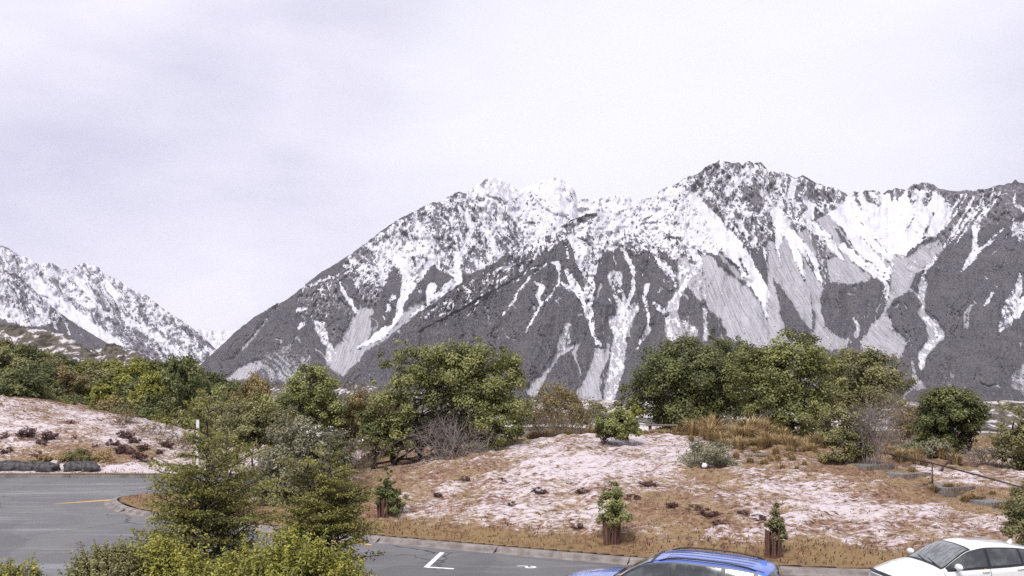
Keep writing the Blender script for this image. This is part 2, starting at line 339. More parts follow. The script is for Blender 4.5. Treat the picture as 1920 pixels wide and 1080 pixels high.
paintB = [
 ('poly', F1((0,735),(200,640),(400,530),(560,460),(800,440),(930,385),(1070,295),(1340,180),(1430,420),(1500,520),(1620,640),(1720,740),(1560,800),(1380,740),(1220,650),(1080,600),(1000,590),(900,640),(800,600),(730,620),(640,740),(560,700),(430,640),(330,650),(100,740)), SN9, 1, 5),
 ('poly', F1((380,640),(470,650),(760,580),(880,620),(1010,570),(1150,640),(1290,680),(1390,800),(1390,900),(1230,880),(1150,800),(1010,680),(900,800),(800,700),(700,720),(560,900),(500,900),(430,720)), SN7, 1, 5),
 ('poly', F1((0,735),(250,620),(430,600),(330,700),(200,760),(0,860)), {'snow': .52}, 1, 4),
 ('poly', F1((-700,1230),(-300,930),(0,800),(200,690),(300,700),(150,820),(-100,1000),(-500,1230)), {'snow': .33, 'rock': .3}, 1, 6),
 ('line', F1((420,560,60),(480,510,50),(600,475,30)), {'snow': .4, 'rock': 1}),
 # cliffs below the summit
 ('poly', F1((1250,205),(1340,180),(1500,70),(1700,80),(1851,130))+F2((60,160),(200,195),(350,240),(480,262),(550,330),(490,430),(420,475),(390,475),(330,460),(290,490),(250,580),(200,600),(150,560),(130,480),(60,440),(45,600),(0,640))+F1((1851,650),(1800,730),(1700,700),(1600,640),(1480,520),(1420,460),(1380,370),(1340,320),(1250,290)), CLIFF, 1, 3),
 ('line', F1((1700,170,80),(1600,240,70),(1560,300,50)), SN9), ('line', F1((1640,400,50),(1700,480,30),(1650,330,40)), SN9), ('line', F1((1400,240,50),(1440,330,40)), SN7),
 ('line', F2((190,250,50),(160,330,50)), SNOW), ('line', F2((260,360,40),(310,420,40),(300,490,60)), SNOW), ('line', F1((1480,600,30),(1560,480,30)), SN7),
 ('line', F1((1300,330,50),(1420,470,70),(1520,600,120),(1640,760,130),(1740,900,90),(1840,1060,60)), SNOW),
 ('line', F3((1700,120,110),(1760,220,80),(1820,320,55),(1851,430,42))+F4((0,400,40),(30,520,55),(40,640,45)), SNOW),
 ('line', F1((1640,800,14),(1700,900,12)), SCR), ('line', F1((1500,760,30),(1640,900,40),(1740,1000,20)), SCR, .8),
 # scree apron under the couloir
 ('poly', F3((1370,-20),(1450,10),(1560,110),(1700,240),(1800,360),(1851,500),(1851,660),(1700,660),(1560,580),(1520,470),(1420,380),(1390,250)), SCR),
 ('poly', F3((1230,30),(1300,40),(1400,160),(1420,330),(1330,300),(1250,200)), {'scree': .8, 'snow': .3}),
 ('poly', F2((0,660),(70,680),(130,620),(300,560),(420,470),(560,720),(430,800),(430,930),(390,1080),(40,1090),(0,1000)), SCR),
 ('poly', F4((0,0),(430,-20),(430,100),(400,260),(385,420),(420,520),(580,610),(560,680),(0,680),(0,100)), SCR),
 ('poly', F4((35,170),(90,230),(200,380),(310,540),(320,620),(150,600),(90,420),(60,290)), SCRUB),
 ('line', F4((310,260,10),(330,420,30),(330,540,20)), SCRUB, .7),
 ('line', F2((60,450,90),(100,560,90),(170,620,70),(260,720,60),(340,840,70),(380,940,16)), SNOW),
 ('line', F2((70,600,50),(75,700,25),(82,790,10)), SNOW), ('line', F2((150,640,30),(210,760,50),(240,860,40),(272,940,10)), SNOW),
 ('line', F2((255,720,6),(330,860,16)), ROCK),
 ('line', F2((330,570,90),(370,700,100),(400,850,60),(410,960,40))+F4((412,60,34),(405,180,20)), {'rock': .8, 'snow': .33}),
 ('line', F2((440,770,60),(520,800,20)), ROCK),
 ('poly', F2((430,805),(560,740),(790,920),(760,960),(640,975),(440,965)), SCR),
 # snow bowl
 ('poly', F2((420,470),(480,420),(590,322),(700,300),(830,318),(1000,290),(1240,288),(1340,430),(1250,560),(1130,650),(1000,740),(990,800),(960,820),(970,900),(930,950),(900,950),(840,930),(760,860),(640,720),(520,560)), SNOW),
 ('poly', F2((480,260),(550,310),(560,380),(480,440),(440,380)), CLIFF),
 ('line', F2((620,310,60),(640,360,60),(680,430,20)), CLIFF), ('line', F2((700,300,40),(740,370,50),(800,395,30)), CLIFF), ('line', F2((790,305,20),(800,370,30)), CLIFF),
 ('line', F2((960,285,60),(900,340,60),(880,385,20)), CLIFF), ('line', F2((1060,260,70),(1040,340,60),(1050,400,30)), CLIFF), ('line', F2((1150,250,110),(1160,330,60),(1140,390,40)), CLIFF), ('line', F2((1230,290,70),(1310,340,90),(1310,420,60)), CLIFF),
 ('line', F2((420,470,10),(560,640,10),(770,860,14)), SCR), ('line', F2((640,480,6),(760,620,8),(860,740,10)), SCR, .9), ('line', F2((690,640,8),(800,760,14),(870,850,30)), SCR, .9), ('line', F2((800,740,10),(940,900,20)), SCR, .8),
 ('line', F2((1050,480,5),(980,640,6)), SCR, .6), ('line', F2((1190,470,16),(1130,640,16)), SCR, .8),
 ('line', F2((540,700,60),(680,820,60),(800,920,70),(860,1000,50)), SNOW), ('line', F2((300,540,60),(420,640,60),(540,800,30)), SN9),
 ('poly', F2((1170,640),(1260,640),(1260,720),(1120,880),(1060,900),(1020,1080),(880,1080),(900,960),(960,930),(1000,800),(1060,740)), SCR),
 ('line', F4((800,150,70),(850,210,50),(870,270,42),(855,330,25),(830,390,12)), SNOW),
 ('poly', F4((900,0),(1230,0),(1080,110),(1030,230),(900,320),(870,400),(900,500),(960,570),(1015,625),(960,730),(690,730),(670,620),(720,530),(800,440),(840,390),(860,330),(890,220)), SCR),
 ('line', F2((1220,780,30),(1120,890,30)), SN7),
 ('poly', F4((1060,140),(1115,105),(1110,200),(1090,260),(1030,220)), SCRUB),
 ('line', F4((1125,110,22),(1120,200,50),(1115,300,50),(1105,400,60),(1170,480,90),(1220,560,130),(1180,620,80),(1120,690,70),(1110,790,50)), SCRS),
 ('line', F4((1030,235,26),(1100,290,40)), SCRS),
 # right-hand buttress
 ('poly', F2((1250,290),(1851,245),(1990,230),(2100,500),(1851,480),(1600,560),(1480,600),(1250,690),(1240,600),(1330,440)), {'rock': .7, 'snow': .2}, 1, 6),
 ('poly', F2((1230,420),(1340,430),(1310,520),(1200,640),(1140,640)), SNOW),
 ] + [('line', F2((a,b,13),(a-70,b+110,18),(a-160-c,b+230+c,10)), {'snow': .8}, 1, .8) for a, b, c in
      ((1440,330,0),(1500,340,10),(1560,350,0),(1620,350,-20),(1490,420,30),(1690,290,0),(1420,470,0),(1400,330,0),(1530,430,20))] + [
 ('line', F2((1520,520,60),(1490,620,40),(1490,740,50),(1430,840,20),(1400,885,6)), SN9), ('line', F2((1490,750,36),(1600,670,22),(1700,560,10)), SN9),
 ('line', F2((1610,775,6),(1700,680,14),(1740,620,12)), SN7), ('line', F2((1780,300,12),(1790,400,20),(1851,440,28)), SN9), ('poly', F2((1740,570),(1851,500),(1960,520),(1930,680),(1800,660)), {'snow': .62, 'rock': .6}),
 ('line', F4((1830,140,25),(1810,240,60),(1760,360,100),(1720,470,100),(1680,545,16)), SN7), ('line', F4((1850,300,20),(1800,430,60)), SNOW), ('line', F4((1620,270,18),(1590,330,30),(1558,362,14)), SN9), ('line', F4((1500,0,30),(1410,105,8)), SN9), ('line', F4((1560,120,60),(1640,200,60)), {'snow': .3}, 1, 12),
 ('poly', F4((1740,880),(1851,780),(1990,760),(1990,960),(1851,1010),(1780,960)), {'scree': .5, 'rock': .5, 'snow': .2}, 1, 6),
 # scrub block between the scree chutes
 ('poly', F4((430,190),(550,200),(600,195),(700,180),(800,170),(850,220),(850,330),(830,400),(740,500),(690,570),(560,600),(430,510),(390,400),(400,260)), SCRUB),
 ('line', F4((620,450,8),(650,510,30),(640,580,40)), SCRS),
 ('poly', F4((890,335),(1010,262),(1090,312),(1080,420),(1140,490),(1160,590),(1090,690),(990,740),(1020,620),(960,560),(900,490),(870,400)), SCRUB),
 ('line', F4((900,370,20),(950,350,24)), SCR, .8),
 # centre gullies
 ('line', F1((440,640,60),(490,740,100),(525,850,70),(550,940,40)), SNOW), ('line', F1((620,820,40),(570,960,30)), {'snow': .6}),
 ('line', F3((400,100,30),(450,220,55),(510,310,66),(545,380,60),(565,450,46),(575,510,44),(605,600,30),(642,675,22)), {'snow': .82}),
 ('line', F3((550,20,70),(545,130,70),(560,240,70),(555,330,60)), {'snow': .66, 'rock': .6}), ('line', F3((640,200,16),(600,300,30)), SCRS),
 ('line', F3((360,205,30),(420,240,40)), SN9),
 ('line', F3((630,690,60),(610,800,80),(580,900,110),(555,1000,170),(540,1080,260)), SCR),
 ('line', F3((640,800,16),(680,740,30),(690,640,30)), SCR, .8), ('line', F3((660,900,60),(680,830,50)), {'scree': .4, 'rock': .5}, .8),
 ('line', F3((750,150,100),(760,260,70),(790,360,76),(810,450,120),(785,550,110),(775,650,105),(760,760,95),(740,870,95),(715,960,95),(690,1060,90)), SCRS),
 ('line', F3((760,170,70),(765,300,40),(795,380,40)), {'snow': .7}),
 ('line', F1((800,730,50),(850,830,36),(890,920,26))+F3((880,170,26),(872,240,40),(825,350,34)), {'snow': .82}), ('line', F3((905,370,50),(840,450,70)), SCRS), ('line', F3((695,320,16),(760,395,26)), SN7), ('line', F3((715,450,50),(745,550,50)), SCRS),
 ('line', F3((980,215,50),(960,300,26),(985,380,32),(985,450,24),(955,560,30),(915,650,24),(868,710,12)), {'snow': .7, 'scree': .6}), ('line', F3((1000,500,30),(940,600,30)), {'scree': .6, 'snow': .2}),
 ('line', F1((1000,690,40),(1060,800,60),(1150,900,70),(1230,990,60)), {'snow': .7, 'rock': .7}),
 ('line', F1((1240,800,70),(1240,930,80))+F3((1240,60,80),(1225,180,60),(1195,290,66),(1150,400,100),(1165,490,120),(1180,560,120)), SCRS), ('line', F3((1035,345,26),(1110,415,60)), SN7), ('poly', F3((1080,170),(1190,160),(1200,230),(1120,260)), {'snow': .4, 'rock': .5}),
 ('line', F3((1250,290,20),(1300,355,12)), SCR), ('line', F3((1390,370,34),(1400,480,26),(1400,600,30)), SCRS), ('line', F3((1270,470,100),(1290,540,120)), {'scree': .6, 'snow': .3}),
 ('poly', F3((1220,330),(1330,300),(1380,380),(1385,560),(1310,500),(1230,440)), SCRUB, .9),
 # thin chutes on the left spur
 ('line', F1((390,700,20),(410,790,26)), SN9), ('line', F3((290,45,20),(325,60,40),(332,130,22),(325,200,20),(270,290,14),(215,340,26),(170,420,20),(138,472,14),(98,545,6)), {'snow': .9}),
 ('line', F3((170,195,16),(215,225,50),(185,290,34),(195,335,30)), SNOW), ('line', F3((240,60,16),(170,115,22),(80,220,20),(0,340,16),(-60,420,8)), SN9),
 ('line', F3((0,200,10),(120,100,14),(250,50,16)), {'snow': .6}), ('line', G((1230,598,20),(1200,640,14),(1168,684,6)), SN7), ('line', G((1300,510,24),(1298,570,12)), {'snow': .6}), ('line', G((1100,620,4),(1380,450,8)), {'snow': .55}), ('line', G((950,760,4),(1250,600,5)), {'scree': .6}),
 ('line', G((1170,640,5),(1420,500,6)), {'scree': .6}),
 ('line', F3((400,500,50),(385,600,90),(335,690,70)), {'scree': .55, 'snow': .25, 'rock': .3}), ('line', F3((430,650,20),(320,720,40),(270,790,44),(235,870,50),(150,960,110)), SCR),
]
build_mountain('front_mountain', 'rugged mountain with grey scree chutes, rocky summit cliffs and a smooth snow bowl', silB, baseB, 596, 2240, 2.1, 226,
   [(600,2900),(1000,2500),(1400,2350),(2240,2300)], [(600,2980),(900,3300),(1200,3900),(1400,4100),(1640,4300),(1900,4000),(2240,3900)], paintB, 2.4, 56, 3, bare=F2((480,440),(590,350),(1240,420),(1000,740),(930,940),(760,860)))

# --- back massif on the left
silA = (G((-40,930),(0,893),(60,838),(150,752),(230,690),(300,648),(330,628),(350,626),(370,615),(420,575),(490,518),(520,495),(600,450),(700,380),(800,300),(900,240),(1000,192),(1040,185),(1090,155),(1130,138),(1160,146),(1200,112),(1250,80),(1290,75),(1340,95),(1390,135),(1440,115),(1480,92),(1530,76),(1570,74),(1610,108),(1640,135)) +
        F1((475,374),(510,362),(640,350),(740,325),(850,335),(870,370),(1000,350),(1200,330),(1500,330)))
baseA = [(360,716),(500,722),(700,740),(1500,740)]
paintA = [
 ('poly', F5((330,650),(700,370),(1000,225),(1150,145),(1400,40),(1500,70),(1700,60),(2000,60),(2400,60),(2400,700),(1851,520),(1640,560),(1450,660),(1160,790),(980,700),(800,900),(700,690),(600,860),(520,930),(420,850),(300,730)), {'snow': .61, 'rock': .9}, 1, 5),
 ('poly', F5((1230,110),(1400,100),(1851,70),(2500,80),(2500,700),(1640,560),(1600,430),(1500,300),(1400,250),(1330,200)), {'snow': .80, 'rock': .8}, 1, 8),
 ('poly', F1((560,410),(640,340),(760,320),(870,340),(860,400),(700,390),(600,430)), {'snow': .5, 'rock': 1}),
 ('poly', F1((200,230),(330,180),(420,280),(330,290)), {'snow': .62, 'rock': 1}, 1, 8), ('poly', F5((1330,70),(1400,40),(1500,70),(1480,90),(1380,80)), {'snow': .55, 'rock': 1}, 1, 4),
 ('line', F1((270,460,30),(400,500,16)), {'snow': .45, 'rock': 1}), ('line', F1((430,410,8),(540,360,8)), {'snow': .45, 'rock': 1}), ('line', F1((100,540,30),(220,520,10)), {'snow': .6, 'rock': 1}),
 ('line', F5((1440,250,16),(1530,212,18),(1600,240,20),(1610,280,14)), {'snow': .4, 'rock': 1}), ('line', F5((1680,240,14),(1760,270,12)), {'snow': .4, 'rock': 1}), ('line', F5((900,310,16),(960,345,22),(1010,390,36)), {'snow': .4, 'rock': 1}), ('line', F5((1100,190,60),(1180,170,60)), {'snow': .45, 'rock': 1}), ('line', F5((940,250,40),(1020,245,40)), {'snow': .45, 'rock': 1}),
 ('poly', F5((1400,270),(1500,300),(1590,420),(1590,540),(1440,560),(1440,420)), {'snow': .52, 'rock': 1}, 1, 5), ('poly', F5((1280,500),(1380,480),(1420,560),(1420,640),(1300,680),(1180,780),(1170,700)), {'snow': .47, 'rock': 1}, 1, 5),
 ('line', F5((700,570,40),(750,680,66),(800,800,56),(800,890,30)), SNOW), ('line', F5((640,490,20),(700,600,40)), SN9), ('line', F5((1020,610,60),(940,690,60),(860,780,80),(805,860,50)), SNOW), ('line', F5((830,370,40),(880,450,50),(930,560,60),(980,610,60)), SN9),
 ('line', F5((1320,400,16),(1400,520,24),(1440,620,36)), SNOW), ('line', F5((1150,620,66),(1150,720,56),(1150,800,60),(1060,860,60)), SNOW), ('line', F5((1200,300,40),(1250,400,40),(1180,600,40)), SN9),
 ('poly', F5((700,725),(760,800),(785,900),(690,1010),(560,1100),(575,960),(650,820)), SCRUB), ('poly', F5((985,670),(975,820),(945,920),(780,990),(800,900),(880,780)), SCRUB),
 ('line', F5((690,900,40),(660,1000,50)), {'snow': .6, 'rock': .6}),
 ('line', F5((610,620,40),(600,740,30),(600,840,16)), SN9), ('line', F5((680,660,16),(620,790,14)), SN9), ('line', F5((480,680,40),(440,760,36),(410,830,20)), SN9),
 ('poly', F5((430,830),(560,800),(610,860),(560,980),(480,960),(420,880)), {'snow': .42, 'rock': 1}),
 ('poly', F5((90,800),(300,720),(400,880),(440,1080),(0,1080),(0,870)), {'snow': .22, 'rock': .5}, 1, 8),
 ('line', F5((60,850,8),(230,770,16)), {'snow': .6}), ('line', F5((150,860,20),(190,862,20)), SN9), ('line', F5((0,1010,30),(40,990,20)), SN9),
 ('line', F5((290,810,16),(350,920,30),(420,1030,22)), SNOW),
 ('poly', G((690,655),(740,645),(765,700),(735,770),(800,745),(860,700),(1000,590),(1130,555),(1000,650),(780,800),(700,860),(620,960),(540,900),(580,830),(640,740)), SCR),
 ('line', G((905,540,60),(890,600,34),(850,690,40),(790,765,36),(690,825,8)), SNOW), ('line', G((1110,545,40),(1000,620,26),(920,690,12)), SN9), ('line', G((1010,560,40),(990,610,26)), SNOW),
 ('poly', G((735,690),(800,650),(870,600),(850,680),(830,715),(740,770)), SCRUB), ('line', G((830,640,20),(800,690,20)), {'snow': .6}),
 ('line', G((495,700,16),(525,740,66),(550,810,30),(565,870,50)), SCRS), ('line', G((525,720,30),(545,780,18)), SN9),
 ('poly', G((545,720),(560,660),(610,640),(650,690),(640,720),(590,800),(555,810)), {'rock': .3, 'snow': .14}),
 ('line', G((240,905,50),(180,935,60),(110,960,24)), SCR), ('line', G((330,640,12),(240,760,14),(130,880,12)), {'scree': .55, 'snow': .2}, .8, 4), ('line', G((425,735,20),(445,720,20)), SN9), ('poly', G((250,860),(370,800),(480,860),(540,960),(380,990),(240,980)), {'scree': .45, 'rock': .3, 'snow': .1}, 1, 10),
]
paintA += [('poly', [(885,362),(915,325),(1060,325),(1180,355),(1280,340),(1280,430),(1040,430),(975,395),(930,372)], {'snow': .95, 'rock': .5}, .72, 9)]  # whiter summits: cloud veil painted into the snow cover
build_mountain('back_mountain', 'long mountain spur rising to snow-covered peaks beside the valley', silA, baseA, 362, 1500, 2.1, 190,
   [(360,3700),(700,3250),(1500,3600)], [(360,3760),(500,4100),(760,4700),(1000,5400),(1500,5600)], paintA, 2.2, 60, 17, slant=-.3)

# --- snowy range across the valley on the left
silL2 = F6((-700,-160),(-300,-40),(-60,60),(0,72),(40,88),(100,120),(150,148),(220,180),(280,215),(330,200),(380,205),(430,240),(510,262),(560,220),(600,205),(660,213),(720,240),(760,290),(840,312),(920,378),(1000,418),(1060,438),(1150,510),(1250,580),(1330,630),(1430,700),(1560,830),(1640,900),(1720,970))
paintL2 = [
 ('poly', F6((-700,-200),(700,150),(1800,900),(1800,1100),(-700,1100)), {'snow': .64, 'rock': 1}, 1),
 ('line', F6((200,260,60),(330,440,110),(520,600,150),(700,720,120),(900,820,60)), SNOW), ('line', F6((520,260,50),(640,420,50),(760,560,40)), SNOW), ('line', F6((740,360,90),(800,430,100)), SNOW), ('line', F6((600,240,20),(620,330,30)), SN9),
 ('line', F6((900,600,60),(1060,700,60),(1260,820,60),(1450,940,50)), SN9), ('line', F6((300,240,60),(480,300,60)), {'snow': .8}),
 ('poly', F6((750,590),(850,610),(1000,700),(1200,800),(1240,850),(1050,850),(870,740)), {'snow': .3, 'rock': .9}, 1, 4), ('line', F6((1180,610,20),(1400,720,40),(1550,830,30)), {'snow': .38, 'rock': .8}), ('line', F6((700,420,40),(760,520,60),(900,560,60)), {'snow': .42, 'rock': 1}), ('line', F6((960,480,40),(1040,600,40),(1070,650,20)), {'snow': .46, 'rock': 1}),
 ('line', F6((1000,650,20),(1070,690,40)), SNOW), ('line', F6((880,810,20),(1200,890,30)), {'scree': .6, 'snow': .5}),
]
build_mountain('left_range', 'snowy mountain range with broken rock ribs across the valley', silL2, [(-200,720),(450,705)], -190, 448, 1.9, 130,
   [(-200,6200),(450,6800)], [(-200,8200),(200,8000),(450,6900)], paintL2, 1.4, 90, 41, slant=-.6)
silL1 = F6((-700,60),(-300,180),(0,262),(60,280),(110,270),(180,340),(260,415),(330,478),(400,540),(480,600),(600,680),(750,768),(860,830),(960,900),(1040,960))
paintL1 = [('poly', F6((-700,0),(0,250),(260,400),(400,530),(500,640),(330,640),(0,560),(-700,500)), {'snow': .56, 'rock': 1}, 1, 8),
 ('line', F6((40,560,120),(200,620,90),(350,620,60)), SN9), ('line', F6((240,470,60),(300,560,40)), SNOW), ('line', F6((30,310,30),(0,430,40)), SN9), ('line', F6((470,640,16),(500,710,18)), SNOW), ('line', F6((130,440,16),(150,620,20)), SN9), ('line', F6((370,560,10),(400,680,20)), SN7)]
build_mountain('left_spur', 'dark lower spur in front of the snowy left range', silL1, [(-200,720),(300,712)], -190, 272, 1.9, 90,
   [(-200,4700),(300,5000)], [(-200,5800),(300,5080)], paintL1, 1.4, 60, 61, slant=-.6)
silL3 = F6((1200,640),(1300,670),(1400,690),(1440,684),(1520,692),(1560,700),(1620,684),(1700,686),(1760,668),(1900,640),(2100,600))
build_mountain('far_mountain', 'distant snow-covered mountain closing the head of the valley', silL3, [(300,720),(560,720)], 312, 545, 1.9, 50,
   [(300,10500),(560,10500)], [(300,12000),(560,12000)], [('poly', [(200,500),(700,500),(700,800),(200,800)], {'snow': .78, 'rock': 1})], 1.2, 120, 71)
# ------------------------------------------------------------------ near ground
def ux(px, Y): return (px-960)/F*Y
def uz(py, Y): return H-(py-HZ)/F*Y
KERB = np.array([(-9,62),(-9.6,50),(-11,44.2),(-13.8,40.9),(-16.2,39.2),(-17.1,38.5),(-17.0,37.7),(-16.0,36.0),(-14.2,34.2),(-11.6,32.6),(-8.9,31.35),(-5,29.5),(-1,27.8),(3.1,26.1),(6,25.1),(8.5,24.55),(13,24.1),(20,23.7),(30,23.2),(60,22)], float)
# smooth the kerb line
def chaikin(P, k=3):
    for _ in range(k):
        a = P[:-1]*.75+P[1:]*.25; b = P[:-1]*.25+P[1:]*.75
        P = np.vstack([P[:1], np.stack([a, b], 1).reshape(-1, 2), P[-1:]])
    return P
KS = chaikin(KERB, 2)
def kerb_s(X, Y):
    """signed distance from the kerb line, positive on the planted side"""
    X = np.asarray(X, float); Y = np.asarray(Y, float)
    d = np.full(X.shape, 1e9)
    for p, q in zip(KS[:-1], KS[1:]): d = np.minimum(d, seg_d(X, Y, p, q)[0])
    P = np.vstack([KS, [(60, 90), (-9, 90)]]); ins = np.zeros(X.shape, bool)
    for i in range(len(P)):
        p, q = P[i], P[(i+1) % len(P)]
        c = (p[1] > Y) != (q[1] > Y)
        ins ^= c & (X < (q[0]-p[0])*(Y-p[1])/(q[1]-p[1]+1e-12)+p[0])
    return np.where(ins, d, -d)
def mound_h(X, Y, s=None):
    if s is None: s = kerb_s(X, Y)
    hc = np.interp(X, [-18,-14,-10,-6.6,-3,0,3,8,12,15,20,40], [.5,.8,1.1,1.5,2.05,2.35,2.52,2.38,2.1,1.85,1.7,1.7])
    z = .14+(hc-.14)*(1-np.exp(-(np.maximum(s-.5, 0)/6.6)**1.35))
    z = z-np.clip(Y-43, 0, 20)*.085*np.interp(X, [-6, 2, 12, 16], [.3, 1, 1, .5])
    z += (fbm(X/4.+50, Y/4., 3, 5)-.5)*.5*sst(1, 5, s)
    return z
def hill_h(X, Y):
    top = np.interp(X, [-90,-60,-44,-33.5,-29,-26,-23,-20.5,-17.5,-14], [6.5,5.8,4.9,4.0,3.1,2.45,1.75,1.15,.75,.6])
    s = Y-46.3
    z = .16+(top-.16)*(1-np.exp(-(np.maximum(s-1.2, 0)/6.3)**1.4))
    z -= np.clip(Y-59, 0, 14)*.12
    z += (fbm(X/5.+9, Y/5., 3, 15)-.5)*.4*sst(1.5, 6, s)
    return z
def T(X, Y):
    """height of the planted ground"""
    X = np.asarray(X, float); Y = np.asarray(Y, float)
    m = mound_h(X, Y); h = hill_h(X, Y)
    left = sst(-8, -13, X)*sst(44, 46.5, Y)
    return np.where(kerb_s(X, Y) > 0, m*(1-left)+h*left, np.where(Y > 46, h, 0.))
def hit(px, py, y0=20., y1=110.):
    Y = np.linspace(y0, y1, 3000); X = (px-960)/F*Y; Z = H-(py-HZ)/F*Y
    k = np.argmax(T(X, Y) >= Z)
    return X[k], Y[k], float(T(X[k], Y[k]))

# --- one ground sheet to the horizon
m_valley = mat('valley_floor', (.2, .17, .14), .95, Specular_IOR_Level=.1)
n = NT(m_valley)
pa = n.pos((1/70., 1/260., 1)); pb = n.pos((1/9., 1/30., 1)); pc = n.pos((.6, .6, .6))
va = n.noise(pa, 1., 4, .55); vb = n.noise(pb, 1., 3, .6); vc = n.noise(pc, 1., 3, .6)
c = n.mix(n.mrange(va, .42, .55), (.07, .066, .058), (.22, .17, .12))
c = n.mix(n.mrange(n.math('ADD', va, n.math('MULTIPLY', n.math('SUBTRACT', vb, .5), .7)), .50, .58), c, (.66, .62, .62))
c = n.mix(n.math('MULTIPLY', n.mrange(vb, .35, .75), .35), c, (.08, .075, .055))
n.link(c, n.b.inputs['Base Color'])
az = np.radians(np.concatenate([np.arange(-180, -50, 6.), np.arange(-50, 50, .8), np.arange(50, 180.1, 6.)]))
rr = np.concatenate([[.5], np.geomspace(6, 40, 24), np.geomspace(42, 140, 40), np.geomspace(150, 16000, 70)])
Az, R_ = np.meshgrid(az, rr, indexing='ij'); GX, GY = np.sin(Az)*R_, np.cos(Az)*R_
gz = np.where(GY > 20, T(GX, np.maximum(GY, 20)), 0.)
gz = gz*sst(120, 60, R_)-.55
drop = sst(75, 420, GY)*85*sst(-4000, -40, -np.abs(R_))
drop = sst(80, 620, np.where(GY > 0, R_, 0))*85*sst(.2, .9, np.cos(Az))
gz = gz-drop+(fbm(GX/60., GY/60., 3, 88)-.5)*6*sst(90, 300, R_)
gz = np.where(R_ < 60, np.minimum(gz, -.4+0*gz) if False else gz, gz)
gz = np.where((kerb_s(GX, GY) < 1.0) & (GY < 47), -.5, gz)
link('ground', mesh_np('ground', np.stack([GX, GY, gz], -1).reshape(-1, 3), grid_faces(len(az), len(rr)), True), m_valley, kind='structure')

# --- asphalt
m_asph = mat('asphalt', (.12, .12, .125), .55, Specular_IOR_Level=.35)
n = NT(m_asph)
q0 = n.pos(); q1 = n.pos((.12, .9, 1), (0, 0, math.radians(8)))
a1 = n.noise(q0, .35, 4, .55); a2 = n.noise(q0, 45., 2, .7); a3 = n.noise(q1, 1.0, 4, .6); a4 = n.noise(q0, 9., 3, .6)
c = n.mix(n.mrange(a1, .35, .65), (.098, .098, .1), (.138, .137, .138))
c = n.mix(n.math('MULTIPLY', n.mrange(a3, .52, .66), .55), c, (.235, .235, .24))
c = n.mix(n.math('MULTIPLY', n.mrange(a4, .55, .75), .35), c, (.085, .085, .088))
c = n.mix(n.math('MULTIPLY', n.mrange(a2, .45, .7), .5), c, (.2, .197, .193))
vw = n.n('ShaderNodeVectorMath', {0: q0, 1: n.n('ShaderNodeTexNoise', {'Vector': q0, 'Scale': .9, 'Detail': 3.}).outputs['Color']}, operation='ADD').outputs[0]
vo = n.n('ShaderNodeTexVoronoi', {'Vector': vw, 'Scale': .17}, feature='DISTANCE_TO_EDGE').outputs['Distance']
c = n.mix(n.math('MULTIPLY', n.mrange(vo, .006, .002), n.mrange(a1, .42, .55)), c, (.035, .034, .034))
pt = n.n('ShaderNodeTexVoronoi', {'Vector': vw, 'Scale': .11}).outputs['Color']
c = n.mix(n.math('MULTIPLY', n.mrange(n.n('ShaderNodeSeparateColor', {0: pt}).outputs[0], .6, .62), .35), c, (.075, .075, .078))
n.link(c, n.b.inputs['Base Color']); a5 = n.noise(q1, .5, 3, .5); n.link(n.math('SUBTRACT', n.mrange(a1, .3, .7, .5, .75), n.mrange(a5, .5, .65, 0., .3)), n.b.inputs['Roughness'])
n.bump(a2, .35, .012)
xs = np.arange(-100, 60.1, 2.); ys_ = np.arange(-12, 47, 1.5)
AX, AY = np.meshgrid(xs, ys_, indexing='ij')
az_ = (fbm(AX/9., AY/9., 2, 3)-.5)*.0
link('road', mesh_np('road', np.stack([AX, AY, az_], -1).reshape(-1, 3), grid_faces(len(xs), len(ys_)), True), m_asph, kind='structure')

# --- planted bank
m_bank = mat('snowy_grass', (.3, .2, .12), .9, Specular_IOR_Level=.15)
n = NT(m_bank)
q0 = n.pos(); qs = n.pos((1.6, 3.6, 2.4), (0, 0, math.radians(24)))
b1 = n.noise(qs, 2.3, 4, .62); b2 = n.noise(q0, 16., 3, .65); b3 = n.noise(q0, .8, 3, .5); b4 = n.noise(q0, 5., 3, .6)
sa = n.attr('snow')
grass = n.mix(n.mrange(b3, .38, .62), (.165, .092, .058), (.235, .165, .085))
grass = n.mix(n.mrange(b4, .42, .66), grass, (.30, .20, .14))
grass = n.mix(n.mrange(b2, .5, .75), grass, (.06, .038, .024))
grass = n.mix(n.mrange(b1, .44, .30), grass, (.055, .032, .022))
ss = n.math('ADD', sa, n.math('MULTIPLY', n.math('SUBTRACT', b1, .5), 2.0))
ss = n.math('ADD', ss, n.math('MULTIPLY', n.math('SUBTRACT', b2, .5), .75))
sf = n.math('MULTIPLY', n.mrange(ss, .29, .82), .95)
vg = n.attr('verge')
grass = n.mix(n.math('MULTIPLY', vg, n.mrange(b4, .35, .65, .1, .9)), grass, (.215, .145, .065))
c = n.mix(sf, grass, (.56, .50, .52)); n.link(c, n.b.inputs['Base Color'])
n.bump(n.math('ADD', b1, n.math('MULTIPLY', b2, .6)), .7, .09)

